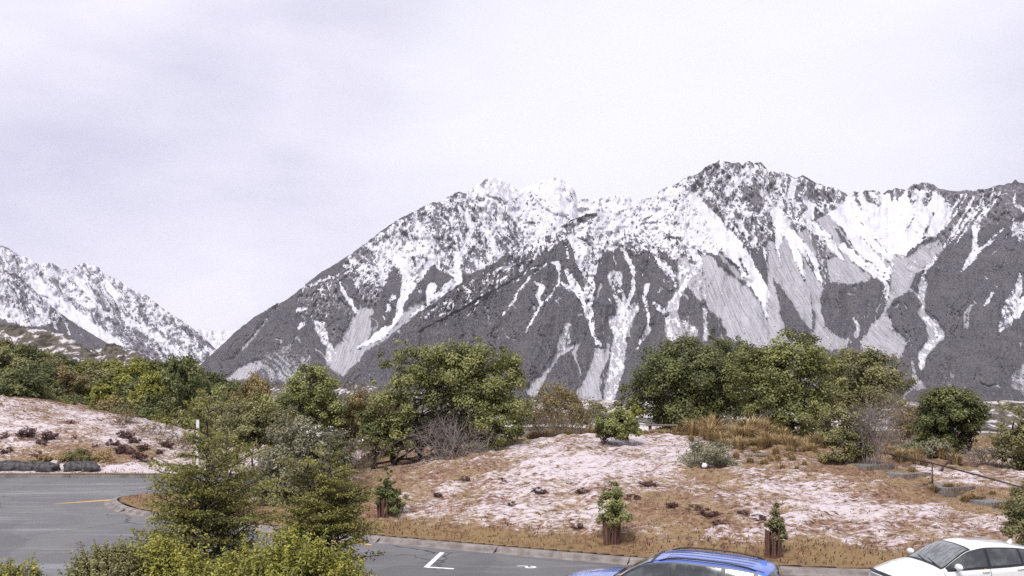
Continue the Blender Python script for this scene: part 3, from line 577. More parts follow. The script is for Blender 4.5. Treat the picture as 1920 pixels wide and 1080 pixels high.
def gauss(px, py, wpx, hpx):
    x, y, z = hit(px, py); x2 = hit(px+wpx, py)[0]; 
    y2 = hit(px, py-hpx)[1]
    return x, y, max(abs(x2-x), .4), max(abs(y2-y), .6)
BIAS = [(860,880,150,45,-.2),(740,855,70,20,-.5),(700,930,40,60,-.25),(1060,850,90,20,.35),(1000,835,60,14,.3),(1230,845,60,18,.4),(1200,900,70,18,-.08),(1240,940,90,26,-.42),(1330,970,80,26,-.42),(1180,975,50,20,-.2),
        (1400,890,40,14,.1),(1440,880,40,14,-.4),(1520,840,160,16,-.8),(1600,960,150,36,.32),(1750,970,80,26,.35),(1500,920,100,26,.26),(1850,985,50,16,.35),(1520,1030,60,22,-.5),(1330,890,50,18,-.4),(1700,1000,60,14,-.1),(1000,930,70,20,-.22),(900,960,50,16,.15),
        (800,980,60,16,.15),(1100,980,60,18,.2),(1160,850,60,12,-.1),(1780,930,120,14,-.75),(1850,910,60,8,.4),(1760,885,60,7,.5),(1850,950,50,14,-.6),(1690,900,40,14,-.6),(1040,880,100,14,.15),(950,880,40,12,-.2)]
BIASW = [gauss(*b[:4])+(b[4],) for b in BIAS]
def bank_patch(name, x0, x1, y0, y1, res, hf, mask, bias):
    xs = np.arange(x0, x1+res, res); ys_ = np.arange(y0, y1+res, res*1.2)
    X, Y = np.meshgrid(xs, ys_, indexing='ij')
    s = mask(X, Y); Z = hf(X, Y)
    c_, s_ = math.cos(math.radians(24)), math.sin(math.radians(24))
    Xr, Yr = X*c_+Y*s_, -X*s_+Y*c_
    bump = fbm(Xr/.9, Yr/.38, 4, 33, .6); tus = ridged(X/1.6, Y/1.2, 2, 44)
    Z = Z+((bump-.5)*.42+(tus-.5)*.18)*sst(.25, 1.2, s)*.9
    base = bias(X, Y, s)
    base = np.where(base > .54, .54+(base-.54)*.28, base)
    snow = base+(bump-.5)*.75+(fbm(X/2.6, Y/2.0, 3, 66)-.5)*.5
    V = np.stack([X, Y, Z], -1).reshape(-1, 3)
    f = grid_faces(len(xs), len(ys_))
    keep = (s.ravel()[f] > .0).all(1)
    f = f[keep]
    used = np.unique(f); mp_ = np.full(len(V), -1); mp_[used] = np.arange(len(used))
    return mesh_np(name, V[used], mp_[f], True, {'snow': snow.ravel()[used], 'verge': sst(2.8, .8, s+(fbm(X/1.5, Y/1.5, 2, 12)-.5)*2.).ravel()[used]}), (X, Y, Z, snow, s)
def bank_bias(X, Y, s):
    b = .475+0*X
    for x, y, rx, ry, k in BIASW: b = b+k*np.exp(-((X-x)/rx)**2-((Y-y)/ry)**2)
    b -= sst(2.2, .4, s)*.7
    b -= sst(42.5, 45.5, Y)*.6
    b -= sst(-3, -8, X)*.3
    return b
bank_me, BK = bank_patch('planted_bank', -18, 34, 22.5, 66, .13, lambda X, Y: T(X, Y), lambda X, Y: kerb_s(X, Y)-.16, bank_bias)
link('planted_bank', bank_me, m_bank, kind='structure')
def hill_bias(X, Y, s):
    b = .56+0*X
    b += sst(1.4, .9, np.abs(s-1.3))*.9*sst(-31.8, -31.2, X)*sst(-14, -15, X)   # snow lying on the flat verge
    b -= sst(.8, .2, s)*1.2
    for px, py, wx, hy, k in ((140,850,60,20,-.5),(200,860,60,16,-.3),(250,845,40,16,-.35),(20,865,50,12,-.3)):
        x, y, z = hit(px, py, 45); b += k*np.exp(-((X-x)/(wx*.03))**2-((Y-y)/1.6)**2)
    b -= sst(60.5, 64, Y)*.45
    return b
hill_me, HK = bank_patch('snowy_hillside', -74, -9, 46.2, 76, .17, lambda X, Y: hill_h(X, Y), lambda X, Y: (Y-46.35)+0*X, hill_bias)
link('snowy_hillside', hill_me, m_bank, kind='structure')

# --- kerbs, cast in lengths
m_kerb = mat('kerb_concrete', (.3, .27, .25), .85)
n = NT(m_kerb); q0 = n.pos(); k1 = n.noise(q0, 2.2, 4, .6); k2 = n.noise(q0, 28., 3, .7)
c = n.mix(n.mrange(k1, .35, .65), (.15, .125, .115), (.26, .23, .215)); c = n.mix(n.math('MULTIPLY', n.mrange(k2, .5, .7), .5), c, (.10, .085, .075))
n.link(c, n.b.inputs['Base Color']); n.bump(k2, .4, .01)
def resample(P, step):
    d = np.concatenate([[0], np.cumsum(np.hypot(*np.diff(P, axis=0).T))]); t = np.arange(0, d[-1], step)
    return np.stack([np.interp(t, d, P[:, 0]), np.interp(t, d, P[:, 1])], 1)
def kerb_line(root, P, seg=4.2, sub=8, wd=.26, ht=.14):
    Q = resample(P, seg/sub)
    T_ = np.gradient(Q, axis=0); T_ /= np.linalg.norm(T_, axis=1)[:, None]; N_ = np.stack([T_[:, 1], -T_[:, 0]], 1)
    prof = [(-wd/2-.24, .006), (-wd/2-.02, .028), (-wd/2+.02, ht-.03), (-wd/2+.07, ht), (wd/2, ht+.006), (wd/2, -.2), (-wd/2-.24, -.1)]
    for i in range(0, len(Q)-sub, sub):
        q, nn, tt = Q[i:i+sub+1].copy(), N_[i:i+sub+1], T_[i:i+sub+1]
        q[0] += tt[0]*.012; q[-1] -= tt[-1]*.012
        V = np.stack([np.column_stack([q-nn*0+nn*(-a), np.full(len(q), b)]) for a, b in prof], 1)
        V[:, :, 2] += random.uniform(-.004, .004)
        m_ = len(prof); f = []
        for a in range(len(q)-1):
            for b in range(m_): f.append((a*m_+b, a*m_+(b+1) % m_, (a+1)*m_+(b+1) % m_, (a+1)*m_+b))
        mb = MB(); mb.add(V.reshape(-1, 3), f, [(0, j, j+1) for j in range(1, m_-1)]+[(len(q)*m_-m_, len(q)*m_-m_+j+1, len(q)*m_-m_+j) for j in range(1, m_-1)])
        link('kerb_stone', mb.mesh('kerb_stone', False), m_kerb, root)
kr = bpy.data.objects.new('kerb', None); COL.objects.link(kr); kr['kind'] = 'structure'
P_ = KS[(KS[:, 0] > -14.5) | (KS[:, 1] < 41.2)]; P_ = P_[(P_[:, 0] < 32)]
i0 = np.argmax((P_[:, 1] < 41.5)); kerb_line(kr, P_[i0:])
kr2 = bpy.data.objects.new('kerb', None); COL.objects.link(kr2); kr2['kind'] = 'structure'
kerb_line(kr2, np.array([(-8., 46.25), (-74., 46.25)]), 5.0, 4)

# --- painted markings
m_wht = mat('white_paint', (.72, .72, .72), .7); m_yel = mat('yellow_paint', (.72, .40, .06), .7)
for m_ in (m_wht, m_yel):
    n = NT(m_); q0 = n.pos(); k1 = n.noise(q0, 7., 4, .7); base = tuple(n.b.inputs['Base Color'].default_value)[:3]
    n.link(n.mix(n.math('MULTIPLY', n.mrange(k1, .52, .68), .7), base, (.2, .2, .2)), n.b.inputs['Base Color'])
def g0(px, py): Y = H*F/(py-HZ); return np.array([ux(px, Y), Y])
def stripe(name, pts, wd, m_, label, cat='road marking', z=.004):
    P = np.array(pts, float); T_ = np.gradient(P, axis=0); T_ /= np.linalg.norm(T_, axis=1)[:, None]; N_ = np.stack([-T_[:, 1], T_[:, 0]], 1)
    wd = np.broadcast_to(np.asarray(wd, float), (len(P),))[:, None]/2
    V = np.vstack([np.column_stack([P-N_*wd, np.full(len(P), z)]), np.column_stack([P+N_*wd, np.full(len(P), z)])]); k = len(P)
    link(name, mesh_np(name, V, np.array([(i, i+1, k+i+1, k+i) for i in range(k-1)]), False), m_, kind='structure')
L1, L2, L3 = g0(829, 1036), g0(799, 1064), g0(851, 1067)
stripe('bay_marking', [L1, L2], .15, m_wht, ''); stripe('bay_marking', [L2+np.array([.0, .02]), L3], .13, m_wht, '', z=.008)
stripe('lane_marking', [g0(100, 945), g0(150, 941.5), g0(215, 937)], [.05, .2, .3], m_yel, '')
stripe('lane_marking', [g0(207, 950), g0(210, 945.5), g0(218, 941)], [.22, .24, .16], m_yel, '')
stripe('lane_marking', [g0(231, 935), g0(245, 932), g0(262, 930.5), g0(300, 928)], .14, m_yel, '')
stripe('kerb_marking', [p for p in resample(KS, .6)[:, :] + np.array([-.25, -.62]) if -8.5 < p[0] < -4.3], .11, m_yel, '')
0 and stripe('kerb_marking', [p for p in resample(KS, .6)[:, :] + np.array([-.45, -.35]) if -16 < p[0] < -13.0 and p[1] < 36.5], .11, m_yel, '')
a = g0(970, 1061.5); stripe('bay_number', [a, a+(.2, .02), a+(.34, -.03), a+(.38, -.12)], .07, m_wht, '')
a = g0(995, 1063.5); th = np.linspace(0, 2*math.pi, 15); stripe('bay_number', np.stack([a[0]+.13*np.cos(th), a[1]+.1*np.sin(th)], 1), .09, m_wht, '')
# --- moraine hills in the middle distance
m_mor = mat('moraine_scrub', (.08, .075, .06), .95, Specular_IOR_Level=.1)
n = NT(m_mor); qa = n.pos((1/3.2, 1/14., 1/2.4)); qb = n.pos((1/16., 1/60., 1/9.)); r1 = n.noise(qa, 1., 3, .6); r2 = n.noise(qb, 1., 3, .5)
v_ = n.math('ADD', r1, n.math('MULTIPLY', n.math('SUBTRACT', r2, .5), .8))
c = n.mix(n.mrange(v_, .38, .5), (.045, .043, .034), (.11, .095, .075)); c = n.mix(n.mrange(v_, .57, .68), c, (.5, .47, .49))
n.link(c, n.b.inputs['Base Color']); n.bump(r1, .8, 2.)
def moraine(name, sil, d0, d1, x0, x1, base=1010):
    u = np.arange(x0, x1, 2.); ys = np.interp(u, [p[0] for p in sil], [p[1] for p in sil])+(fbm(u/6., u*0, 3, 7)-.5)*4
    t = np.linspace(0, 1, 40); U = np.repeat(u[:, None], 40, 1); Yp = base+(ys-base)[:, None]*t[None]
    D = d0+(d1-d0)*t[None]+(fbm(U/20., Yp/14., 3, 8)-.5)*40*t[None]*(1-t[None])*2
    X, Z = (U-960)/F*D, H-(Yp-HZ)/F*D
    X = np.hstack([X, X[:, -1:]*1.12]); Z = np.hstack([Z, Z[:, -1:]-25]); D = np.hstack([D+0*U, D[:, -1:]*1.12])
    link(name, mesh_np(name, np.stack([X, D, Z], -1).reshape(-1, 3), grid_faces(len(u), 41)[:, ::-1], True), m_mor, kind='structure')
moraine('moraine_hill', [(-240,570)]+F6((-300,600),(0,648),(100,652),(200,672),(380,702),(470,720),(520,745),(600,805),(700,870),(900,960)), 300, 460, -230, 230)
moraine('moraine_hill', F6((400,930),(560,850),(640,830),(720,830),(760,792),(820,784),(900,820),(1000,852),(1100,908),(1200,960)), 480, 640, 100, 320)
moraine('moraine_ridge', [(380,720),(480,716),(560,722),(640,716),(700,722),(760,730),(900,745),(1000,752)], 700, 1100, 380, 1000, 930)
moraine('moraine_ridge', [(1780,790),(1840,768),(1870,758),(1920,755),(2000,740),(2150,745)], 260, 420, 1780, 2150, 1000)
# ------------------------------------------------------------------ vegetation
def leaf_mat(name, c0, c1, c2, trans=.3, rough=.55, g=1.88):
    c0, c1, c2 = (tuple(v*g for v in c) for c in (c0, c1, c2))
    m = mat(name, c1, rough, Specular_IOR_Level=.3)
    n = NT(m); v = n.attr('var')
    r = n.n('ShaderNodeValToRGB', {'Fac': v}); e = r.color_ramp.elements
    e[0].position = .12; e[0].color = (*c0, 1); e[1].position = .92; e[1].color = (*c2, 1)
    x = e.new(.5); x.color = (*c1, 1)
    n.link(r.outputs[0], n.b.inputs['Base Color'])
    tr = n.n('ShaderNodeBsdfTranslucent', {'Color': r.outputs[0]}); mx_ = n.n('ShaderNodeMixShader', {0: trans})
    n.link(n.b.outputs[0], mx_.inputs[1]); n.link(tr.outputs[0], mx_.inputs[2])
    n.link(mx_.outputs[0], n.t.nodes['Material Output'].inputs[0])
    return m
def bark_mat(name, c0, c1):
    m = mat(name, c0, .9); n = NT(m); q = n.pos((14, 14, 4)); k = n.noise(q, 1.2, 4, .6)
    n.link(n.mix(n.mrange(k, .35, .65), c0, c1), n.b.inputs['Base Color']); n.bump(k, .6, .02); return m
m_bark = bark_mat('grey_bark', (.075, .06, .05), (.17, .145, .125)); m_dbark = bark_mat('dark_bark', (.035, .026, .024), (.075, .055, .048)); m_twig = bark_mat('bare_twig', (.13, .108, .10), (.27, .235, .22)); m_rtwig = bark_mat('brown_twig', (.085, .06, .046), (.19, .14, .105))
LM = {
 'green':  leaf_mat('leaf_green', (.046, .050, .019), (.114, .120, .043), (.205, .202, .078)),
 'dark':   leaf_mat('leaf_dark_green', (.028, .034, .014), (.070, .080, .029), (.142, .145, .054)),
 'yell':   leaf_mat('leaf_yellow_green', (.052, .060, .014), (.142, .146, .032), (.265, .235, .050)),
 'olive':  leaf_mat('leaf_olive', (.048, .048, .021), (.116, .112, .048), (.205, .19, .086)),
 'grey':   leaf_mat('leaf_grey_green', (.056, .056, .036), (.118, .116, .072), (.205, .190, .128)),
 'bronze': leaf_mat('leaf_bronze', (.060, .044, .022), (.130, .100, .045), (.235, .185, .075)),
 'fresh':  leaf_mat('leaf_fresh_green', (.050, .058, .020), (.124, .134, .046), (.215, .216, .080)),
 'beech':  leaf_mat('leaf_beech', (.036, .038, .013), (.100, .100, .030), (.20, .178, .048)),
 'red':    leaf_mat('leaf_dull_red', (.045, .022, .022), (.095, .050, .045), (.15, .085, .065)),
 'straw':  leaf_mat('straw', (.14, .092, .042), (.31, .22, .105), (.47, .365, .20), .2, .7, 1.2),
 'heath':  leaf_mat('heather', (.028, .014, .016), (.062, .030, .030), (.105, .060, .050)),
}
def leaves(C_, Nrm, l, wd, var, rg, fold=.0):
    """diamond leaves at C_ with normals Nrm"""
    n_ = len(C_); r = rg.normal(size=(n_, 3)); a = np.cross(Nrm, r); a /= np.linalg.norm(a, axis=1)[:, None]+1e-9
    b = np.cross(Nrm, a)
    l = (l*rg.uniform(.65, 1.35, n_))[:, None]; ww = l*wd
    V = np.stack([C_-a*l*.5, C_+b*ww*.5+Nrm*l*fold, C_+a*l*.5, C_-b*ww*.5+Nrm*l*fold], 1).reshape(-1, 3)
    f = np.arange(n_*4).reshape(-1, 4)
    return V, f, np.repeat(var, 4)
def blob_crown(ells, nclump, nleaf, leaf, rg, crad=.2, inner=.45, wd=.55, up=.35):
    """ells: list of (centre, radii).  leaves gathered in clumps near the outside of the crown"""
    vol = np.array([np.prod(e[1])**(2/3.) for e in ells]); vol /= vol.sum()
    k = rg.choice(len(ells), nclump, p=vol)
    d = rg.normal(size=(nclump, 3)); d /= np.linalg.norm(d, axis=1)[:, None]
    rad = inner+(1-inner)*rg.random(nclump)**.6
    cen = np.array([e[0] for e in ells])[k]; ra = np.array([e[1] for e in ells])[k]
    C0 = cen+d*ra*rad[:, None]
    cr = ra.mean(1)*crad*rg.uniform(.55, 1.35, nclump)
    cv = rg.random(nclump)
    j = rg.choice(nclump, nleaf, p=cr**2/(cr**2).sum())
    off = rg.normal(size=(nleaf, 3)); off /= np.linalg.norm(off, axis=1)[:, None]
    off *= (rg.random(nleaf)**.4)[:, None]
    P = C0[j]+off*cr[j][:, None]*np.array([1, 1, .78])
    N_ = off*.9+d[j]*.5+rg.normal(size=(nleaf, 3))*.55+np.array([0, 0, up]); N_ /= np.linalg.norm(N_, axis=1)[:, None]
    k = nleaf//14; P[:k] += rg.normal(size=(k, 3))*cr[j[:k]][:, None]*.55   # stray shoots
    var = np.clip(.5*cv[j]+.5*rg.random(nleaf)+.08*rg.normal(size=nleaf), 0, 1)
    return leaves(P, N_, leaf, wd, var, rg), C0
def limb(mb, a, b, r0, r1, rg, k=5, wob=.12, n=5):
    a, b = np.array(a, float), np.array(b, float); L_ = np.linalg.norm(b-a)
    t = np.linspace(0, 1, k)[:, None]; P = a+(b-a)*t
    P[1:-1] += rg.normal(size=(k-2, 3))*L_*wob*np.array([1, 1, .5])
    mb.tube(P, np.linspace(r0, r1, k), n); return P
def blob_tree(name, label, cat, Y, ells, bases, leafm, leaf=.11, nclump=90, nleaf=12000, bark=None, r0=.12, seed=0, group=None, crad=.2, inner=.45, zb=None, nlimb=16, depth=.9, up=.75, wd=.62):
    leaf *= 1.1; nleaf = int(nleaf*1.75); nclump = int(nclump*1.3); inner *= .75
    """ells in picture terms (px, py, rx, ry [, dy]) placed at distance Y"""
    rg = np.random.default_rng(1000+seed); bark = bark or m_bark
    E = []
    for e in ells:
        dy = e[4] if len(e) > 4 else 0.
        y = Y+dy; E.append((np.array([ux(e[0], y), y, uz(e[1], y)]), np.array([e[2]/F*y, e[2]/F*y*depth, e[3]/F*y])))
    bx = [ux(p, Y) for p in bases]; b0 = np.array([bx[0], Y, float(T(bx[0], Y)) if zb is None else zb])
    root = thing(name, label, cat, tuple(b0), group=group)
    E = [(c_-b0, r_) for c_, r_ in E]
    (V, f, var), C0 = blob_crown(E, nclump, nleaf, leaf, rg, crad, inner, wd, up)
    gl = -.02
    ok_ = (V[:, 2].reshape(-1, 4).min(1) > gl)
    V = V.reshape(-1, 4, 3)[ok_].reshape(-1, 3); var = var.reshape(-1, 4)[ok_].ravel(); f = np.arange(len(V)).reshape(-1, 4)
    crown = 'crown' if cat == 'tree' else 'foliage'; stem = 'trunk' if cat == 'tree' else 'stems'
    link(crown, mesh_np(crown, V, f, False, {'var': var}), LM[leafm], root)
    mb = MB()
    for i, x in enumerate(bx):
        gz_ = (float(T(x, Y)) if zb is None else zb)-b0[2]
        a = np.array([x-b0[0], 0, gz_-.15])
        tgt = min(E, key=lambda e: abs(e[0][0]-a[0]))[0]
        top = tgt+rg.normal(size=3)*.1
        fork = a+(top-a)*.45+np.array([0, 0, .05])
        limb(mb, a, fork, r0, r0*.75, rg, 5, .05, 7); limb(mb, fork, top, r0*.75, r0*.35, rg, 5, .06, 6)
        for j in rg.choice(len(C0), max(2, nlimb//len(bx)), replace=False):
            st = fork+(top-fork)*rg.random()*.7 if rg.random() < .6 else a+(fork-a)*rg.uniform(.35, 1)
            limb(mb, st, C0[j], r0*.38, r0*.1, rg, 5, .07, 4)
    link(stem, mb.mesh(stem), bark, root)
    return root
def copy_tree(o, loc, rz, sc, label=None):
    r = o.copy(); COL.objects.link(r); r.location = loc; r.rotation_euler = (0, 0, rz); r.scale = sc
    if label: r['label'] = label
    for ch in list(o.children):
        c_ = ch.copy(); COL.objects.link(c_); c_.parent = r
    return r
def twig_mesh(rg, n0, h, spread, r=.012, levels=3, upb=.6, P0=None):
    """a tangle of bare branching twigs"""
    mb = MB()
    def grow(p, d, L_, rad, lv):
        q = p+d*L_; m_ = (p+q)/2+rg.normal(size=3)*L_*.08
        mb.tube(np.array([p, m_, q]), [rad, rad*.85, rad*.6], 3, False)
        if lv == 0: return
        for _ in range(rg.integers(2, 5)):
            e = d+rg.normal(size=3)*.55+np.array([0, 0, .12*upb]); e /= np.linalg.norm(e)
            t = rg.uniform(.45, 1); grow(p+(q-p)*t, e, L_*rg.uniform(.5, .8), rad*.62, lv-1)
    for i in range(n0):
        b = np.array([rg.normal()*spread*.2, rg.normal()*spread*.2, -.05]) if P0 is None else P0[i]
        mb.tube(np.array([(0, 0, -.16), b*.5+(0, 0, -.06), b]), [r*1.6, r*1.3, r], 3, False)
        d = np.array([rg.normal()*spread/h*.6, rg.normal()*spread/h*.6, upb]); d /= np.linalg.norm(d)
        grow(b, d, h*rg.uniform(.4, .55), r, levels)
    return mb
def twig_shrub(name, label, px, py, Y, h, spread, n0, seed, m_=None, r=.014, leafm=None, nleaf=0, leaf=.08, group=None, upb=.6, levels=3):
    rg = np.random.default_rng(2000+seed); x = ux(px, Y); z = float(T(x, Y))
    root = thing(name, label, 'shrub', (x, Y, z), group=group)
    mb = twig_mesh(rg, n0, h, spread, r, levels, upb)
    me = mb.mesh('branches', False); link('branches', me, m_ or m_rtwig, root)
    if nleaf:
        V0 = np.concatenate(mb.v); j = rg.integers(0, len(V0), nleaf); P = V0[j]+rg.normal(size=(nleaf, 3))*.05
        P = P[P[:, 2] > h*.2]; N_ = rg.normal(size=(len(P), 3))+(0, 0, .4); N_ /= np.linalg.norm(N_, axis=1)[:, None]
        V, f, var = leaves(P, N_, leaf, .5, np.clip(rg.random(len(P))*.8+.1, 0, 1), rg)
        link('foliage', mesh_np('foliage', V, f, False, {'var': var}), LM[leafm], root)
    return root

# --- trees on the bank
B = blob_tree
B('broad_tree', 'broad multi-stemmed bright green tree on the bank with bare grey twigs showing inside', 'tree', 43, [(770,700,60,44),(732,750,46,72,-.5),(728,668,26,26),(760,660,30,22),(850,690,80,50),(905,668,66,36),(945,695,45,50),(920,755,66,70,-.8),(880,720,90,50,.5),(748,812,50,46,-.6),(960,775,42,56),(900,815,52,36,-.6),(830,790,60,60,1.5),(700,800,30,44),(955,815,42,44,-1.6),(925,800,36,40,-1.2),(730,820,40,40,-1.2)], [742,700,790,885], 'green', .11, 300, 36000, m_dbark, .13, 1, nlimb=60, crad=.27, inner=.35)
B('round_tree', 'round light green tree between the road and the pale gravel river flats', 'tree', 47, [(592,712,48,34),(585,735,52,34),(560,760,60,40),(610,775,40,45),(520,765,48,40,-1)], [590,560], 'fresh', .12, 110, 13000, m_bark, .1, 2, crad=.3)
B('yellowish_shrub', 'yellowish green shrub below the round light green tree', 'shrub', 44, [(470,790,55,42),(440,810,48,38,-1),(510,805,50,45)], [480,450], 'olive', .11, 90, 10000, m_bark, .06, 3, crad=.3)
B('grey_shrub', 'large grey-green shrub with dull leaves by the island road', 'shrub', 35.5, [(560,838,70,52),(525,890,62,56,-.8),(600,870,55,60),(630,840,40,36,.6),(500,930,40,26,-1)], [545,580], 'grey', .095, 150, 17000, m_bark, .06, 4, crad=.27)
twig_shrub('bare_shrub', 'reddish brown bare shrub left of the multi-stemmed tree', 665, 850, 40, 2.6, 2.2, 16, 5, m_rtwig, .016, 'bronze', 500, .07)
twig_shrub('bare_shrub', 'brown bare shrub beside the grey-green shrub', 640, 865, 38, 1.9, 2.0, 14, 6, m_rtwig, .014, 'olive', 1200, .08)
twig_shrub('dead_shrub', 'tangle of pale grey dead twigs in front of the multi-stemmed tree', 838, 850, 40.6, 2.5, 2.3, 32, 7, m_twig, .024, upb=.55)
B('dark_tree', 'dense dark green tree behind the timber bench', 'tree', 59, [(1290,690,82,58),(1235,720,70,50),(1200,745,46,46),(1275,650,40,26),(1330,720,70,80),(1290,760,100,50,.5),(1170,760,26,26)], [1280,1330], 'dark', .15, 210, 24000, m_dbark, .18, 8, crad=.26)
B('dark_tree', 'dusky green tree with spiky top shoots rising behind the two big round trees', 'tree', 63, [(1375,665,46,44),(1340,640,26,24),(1400,650,26,24),(1390,720,60,70)], [1380], 'dark', .14, 90, 10000, m_dbark, .14, 9, crad=.26)
B('round_tree', 'biggest rounded deep green tree standing behind the straw-coloured tussocks', 'tree', 52, [(1480,690,80,64),(1500,645,46,36),(1440,720,60,66),(1540,720,50,80),(1490,770,75,58,-.6),(1400,700,44,50)], [1490,1460], 'green', .135, 210, 26000, m_dbark, .18, 10, crad=.24)
B('round_tree', 'olive green tree to the right of the biggest rounded tree', 'tree', 56, [(1600,700,62,56),(1640,700,46,46),(1680,700,34,44),(1610,745,80,56)], [1610], 'olive', .135, 130, 15000, m_dbark, .15, 11, crad=.26)
B('spreading_tree', 'dark green spreading tree with a bare leaning trunk beside the handrail', 'tree', 41, [(1782,775,62,46),(1750,805,46,40,.4),(1820,790,34,40),(1780,740,36,20),(1770,830,40,26,.5)], [1818], 'dark', .105, 150, 16000, m_dbark, .09, 12, crad=.28)
twig_shrub('bare_shrub', 'reddish bare shrub between the olive tree and the spreading tree', 1700, 860, 43, 3.6, 2.8, 26, 13, m_rtwig, .018, 'bronze', 900, .08)
B('edge_tree', 'tall grey-green tree behind the low end of the handrail', 'tree', 36, [(1905,790,38,46),(1930,830,60,70),(1895,850,28,36),(1990,800,70,80)], [1915,1960], 'olive', .1, 120, 12000, m_dbark, .09, 14, crad=.28)
B('clipped_shrub', 'dense rounded dark olive shrub behind the parked white car', 'shrub', 24.6, [(1930,950,44,44),(1925,990,42,34),(1960,960,40,50)], [1928,1950], 'olive', .06, 130, 11000, m_dbark, .04, 15, crad=.26)
B('forked_shrub', 'olive green shrub leaning against bare grey upright stems at the top of the steps', 'shrub', 36, [(1580,800,42,40),(1575,840,40,36),(1610,830,30,50),(1600,780,22,22)], [1622,1600], 'olive', .085, 100, 9000, m_dbark, .06, 16, crad=.27)
twig_shrub('bare_upright_shrub', 'bare grey upright shrub at the top of the steps', 1632, 880, 35.6, 2.7, .9, 26, 17, m_twig, .015, upb=1.6)
B('small_tree', 'small short-trunked olive tree on the crest of the snowy bank', 'tree', 40, [(1152,792,40,26),(1170,806,34,22),(1134,806,22,16),(1152,777,24,14)], [1126], 'fresh', .085, 90, 8000, m_dbark, .07, 18, crad=.28)
B('golden_shrub', 'small golden-leaved shrub behind the short-trunked olive tree', 'shrub', 47, [(1180,770,22,20),(1178,790,24,24)], [1180], 'yell', .1, 40, 2600, m_bark, .05, 19, crad=.3)
B('grey_bush', 'low grey-green bush with a white ball on the open snowy slope', 'shrub', 35.2, [(1330,856,54,34),(1352,880,44,28),(1300,872,34,28),(1328,894,40,20)], [1318,1335], 'grey', .07, 110, 7000, m_rtwig, .04, 20, crad=.26)
twig_shrub('bare_shrub', 'low thicket of brown twigs right of the multi-stemmed tree', 1040, 825, 45.5, 2.6, 4.0, 30, 21, m_rtwig, .016, 'bronze', 1800, .09)
twig_shrub('bare_shrub', 'brown twiggy shrub with yellowing top above the snowy crest', 1055, 815, 48.5, 3.2, 3.0, 20, 22, m_rtwig, .018, 'olive', 2600, .1)
twig_shrub('bare_shrub', 'grey twiggy shrub in front of the biggest rounded tree', 1390, 800, 49, 2.2, 2.6, 18, 23, m_twig, .016, 'olive', 700, .09)
B('low_shrub', 'low olive shrub between the golden-leaved shrub and the bench', 'shrub', 52, [(1110,772,26,16),(1085,780,26,16)], [1100], 'olive', .1, 40, 2400, m_bark, .04, 24, crad=.3)
B('low_shrub', 'small green shrub beside the trunk of the spreading tree', 'shrub', 39, [(1740,845,44,18),(1700,840,30,16)], [1730], 'grey', .08, 50, 3500, m_bark, .03, 25, crad=.3)
twig_shrub('bare_shrub', 'grey brown bare shrub under the tall tree by the handrail', 1858, 880, 37, 1.3, 1.3, 16, 26, m_rtwig, .012, 'grey', 900, .06)
B('low_shrub', 'dusky shrub under the left side of the multi-stemmed tree', 'shrub', 42, [(705,820,30,36),(690,790,24,26)], [705], 'dark', .1, 50, 4000, m_dbark, .05, 27, crad=.3)

for i, (px, py, lm, lab) in enumerate(((760,835,'olive','olive'),(820,830,'dark','dark green'),(880,825,'olive','dull olive'),(700,790,'bronze','brownish'),(640,800,'olive','pale olive'))):
    B('low_shrub', 'low '+lab+' shrub crowded behind the stems of the multi-stemmed tree', 'shrub', 47+i*.4, [(px,py-30,46,34),(px+20,py-14,40,26)], [px], lm, .11, 50, 3600, m_dbark, .04, 60+i, crad=.3)
B('brown_shrub', 'bronze-brown shrub with thin foliage between the multi-stemmed tree and the dark tree', 'shrub', 50, [(1040,750,46,32),(1080,768,40,24),(1008,772,34,34)], [1040,1070], 'bronze', .1, 90, 4200, m_rtwig, .05, 71, crad=.3)
B('brown_shrub', 'brownish shrub filling the gap left of the spreading tree', 'shrub', 46, [(1715,790,34,30),(1690,800,30,30)], [1710], 'bronze', .1, 60, 3200, m_rtwig, .05, 72, crad=.3)
# --- saplings in stake guards
m_stake = bark_mat('stake_wood', (.075, .036, .027), (.15, .075, .052))
def guarded(label, px, py, Y_, hgt, ells, leafm, nleaf, seed, nst, gr):
    x, y, z = hit(px, py)
    rg = np.random.default_rng(3000+seed)
    gd_ = thing('tree_guard', 'reddish wooden stakes around the '+' '.join(label.split()[:4]), 'tree guard', (x, y, z), group='stake rings around the young plants')
    for i in range(nst):
        a = i/nst*2*math.pi+rg.normal()*.1; mb = MB(); r_ = gr*rg.uniform(.9, 1.1)
        mb.tube([(r_*math.cos(a), r_*math.sin(a), -.1), (r_*math.cos(a)*1.05+rg.normal()*.02, r_*math.sin(a)*1.05+rg.normal()*.02, hgt*rg.uniform(.85, 1.08))], [.034, .03], 6)
        link('stake', mb.mesh('stake', False), m_stake, gd_)
    E = [(e[0], e[1], e[2], e[3]) for e in ells]
    return B('young_plant', label, 'shrub', y, E, [px], leafm, .06, 70, nleaf, m_dbark, .022, seed, crad=.26, inner=.3, zb=z)
guarded('dark green bushy sapling growing out of the bare verge', 722, 972, 0, .7, [(724,915,20,26),(735,935,26,30),(708,930,18,24),(728,885,8,16)], 'dark', 4600, 31, 16, .26)
guarded('light green leafy sapling with a rounded top above the kerb', 1146, 1018, 0, .82, [(1150,945,30,30),(1152,968,34,20),(1146,920,22,18)], 'fresh', 3200, 32, 20, .23)
guarded('thin straggly sapling behind the blue car', 1450, 1043, 0, .75, [(1456,980,20,20),(1455,955,10,18),(1458,1000,18,16)], 'olive', 2000, 33, 18, .2)

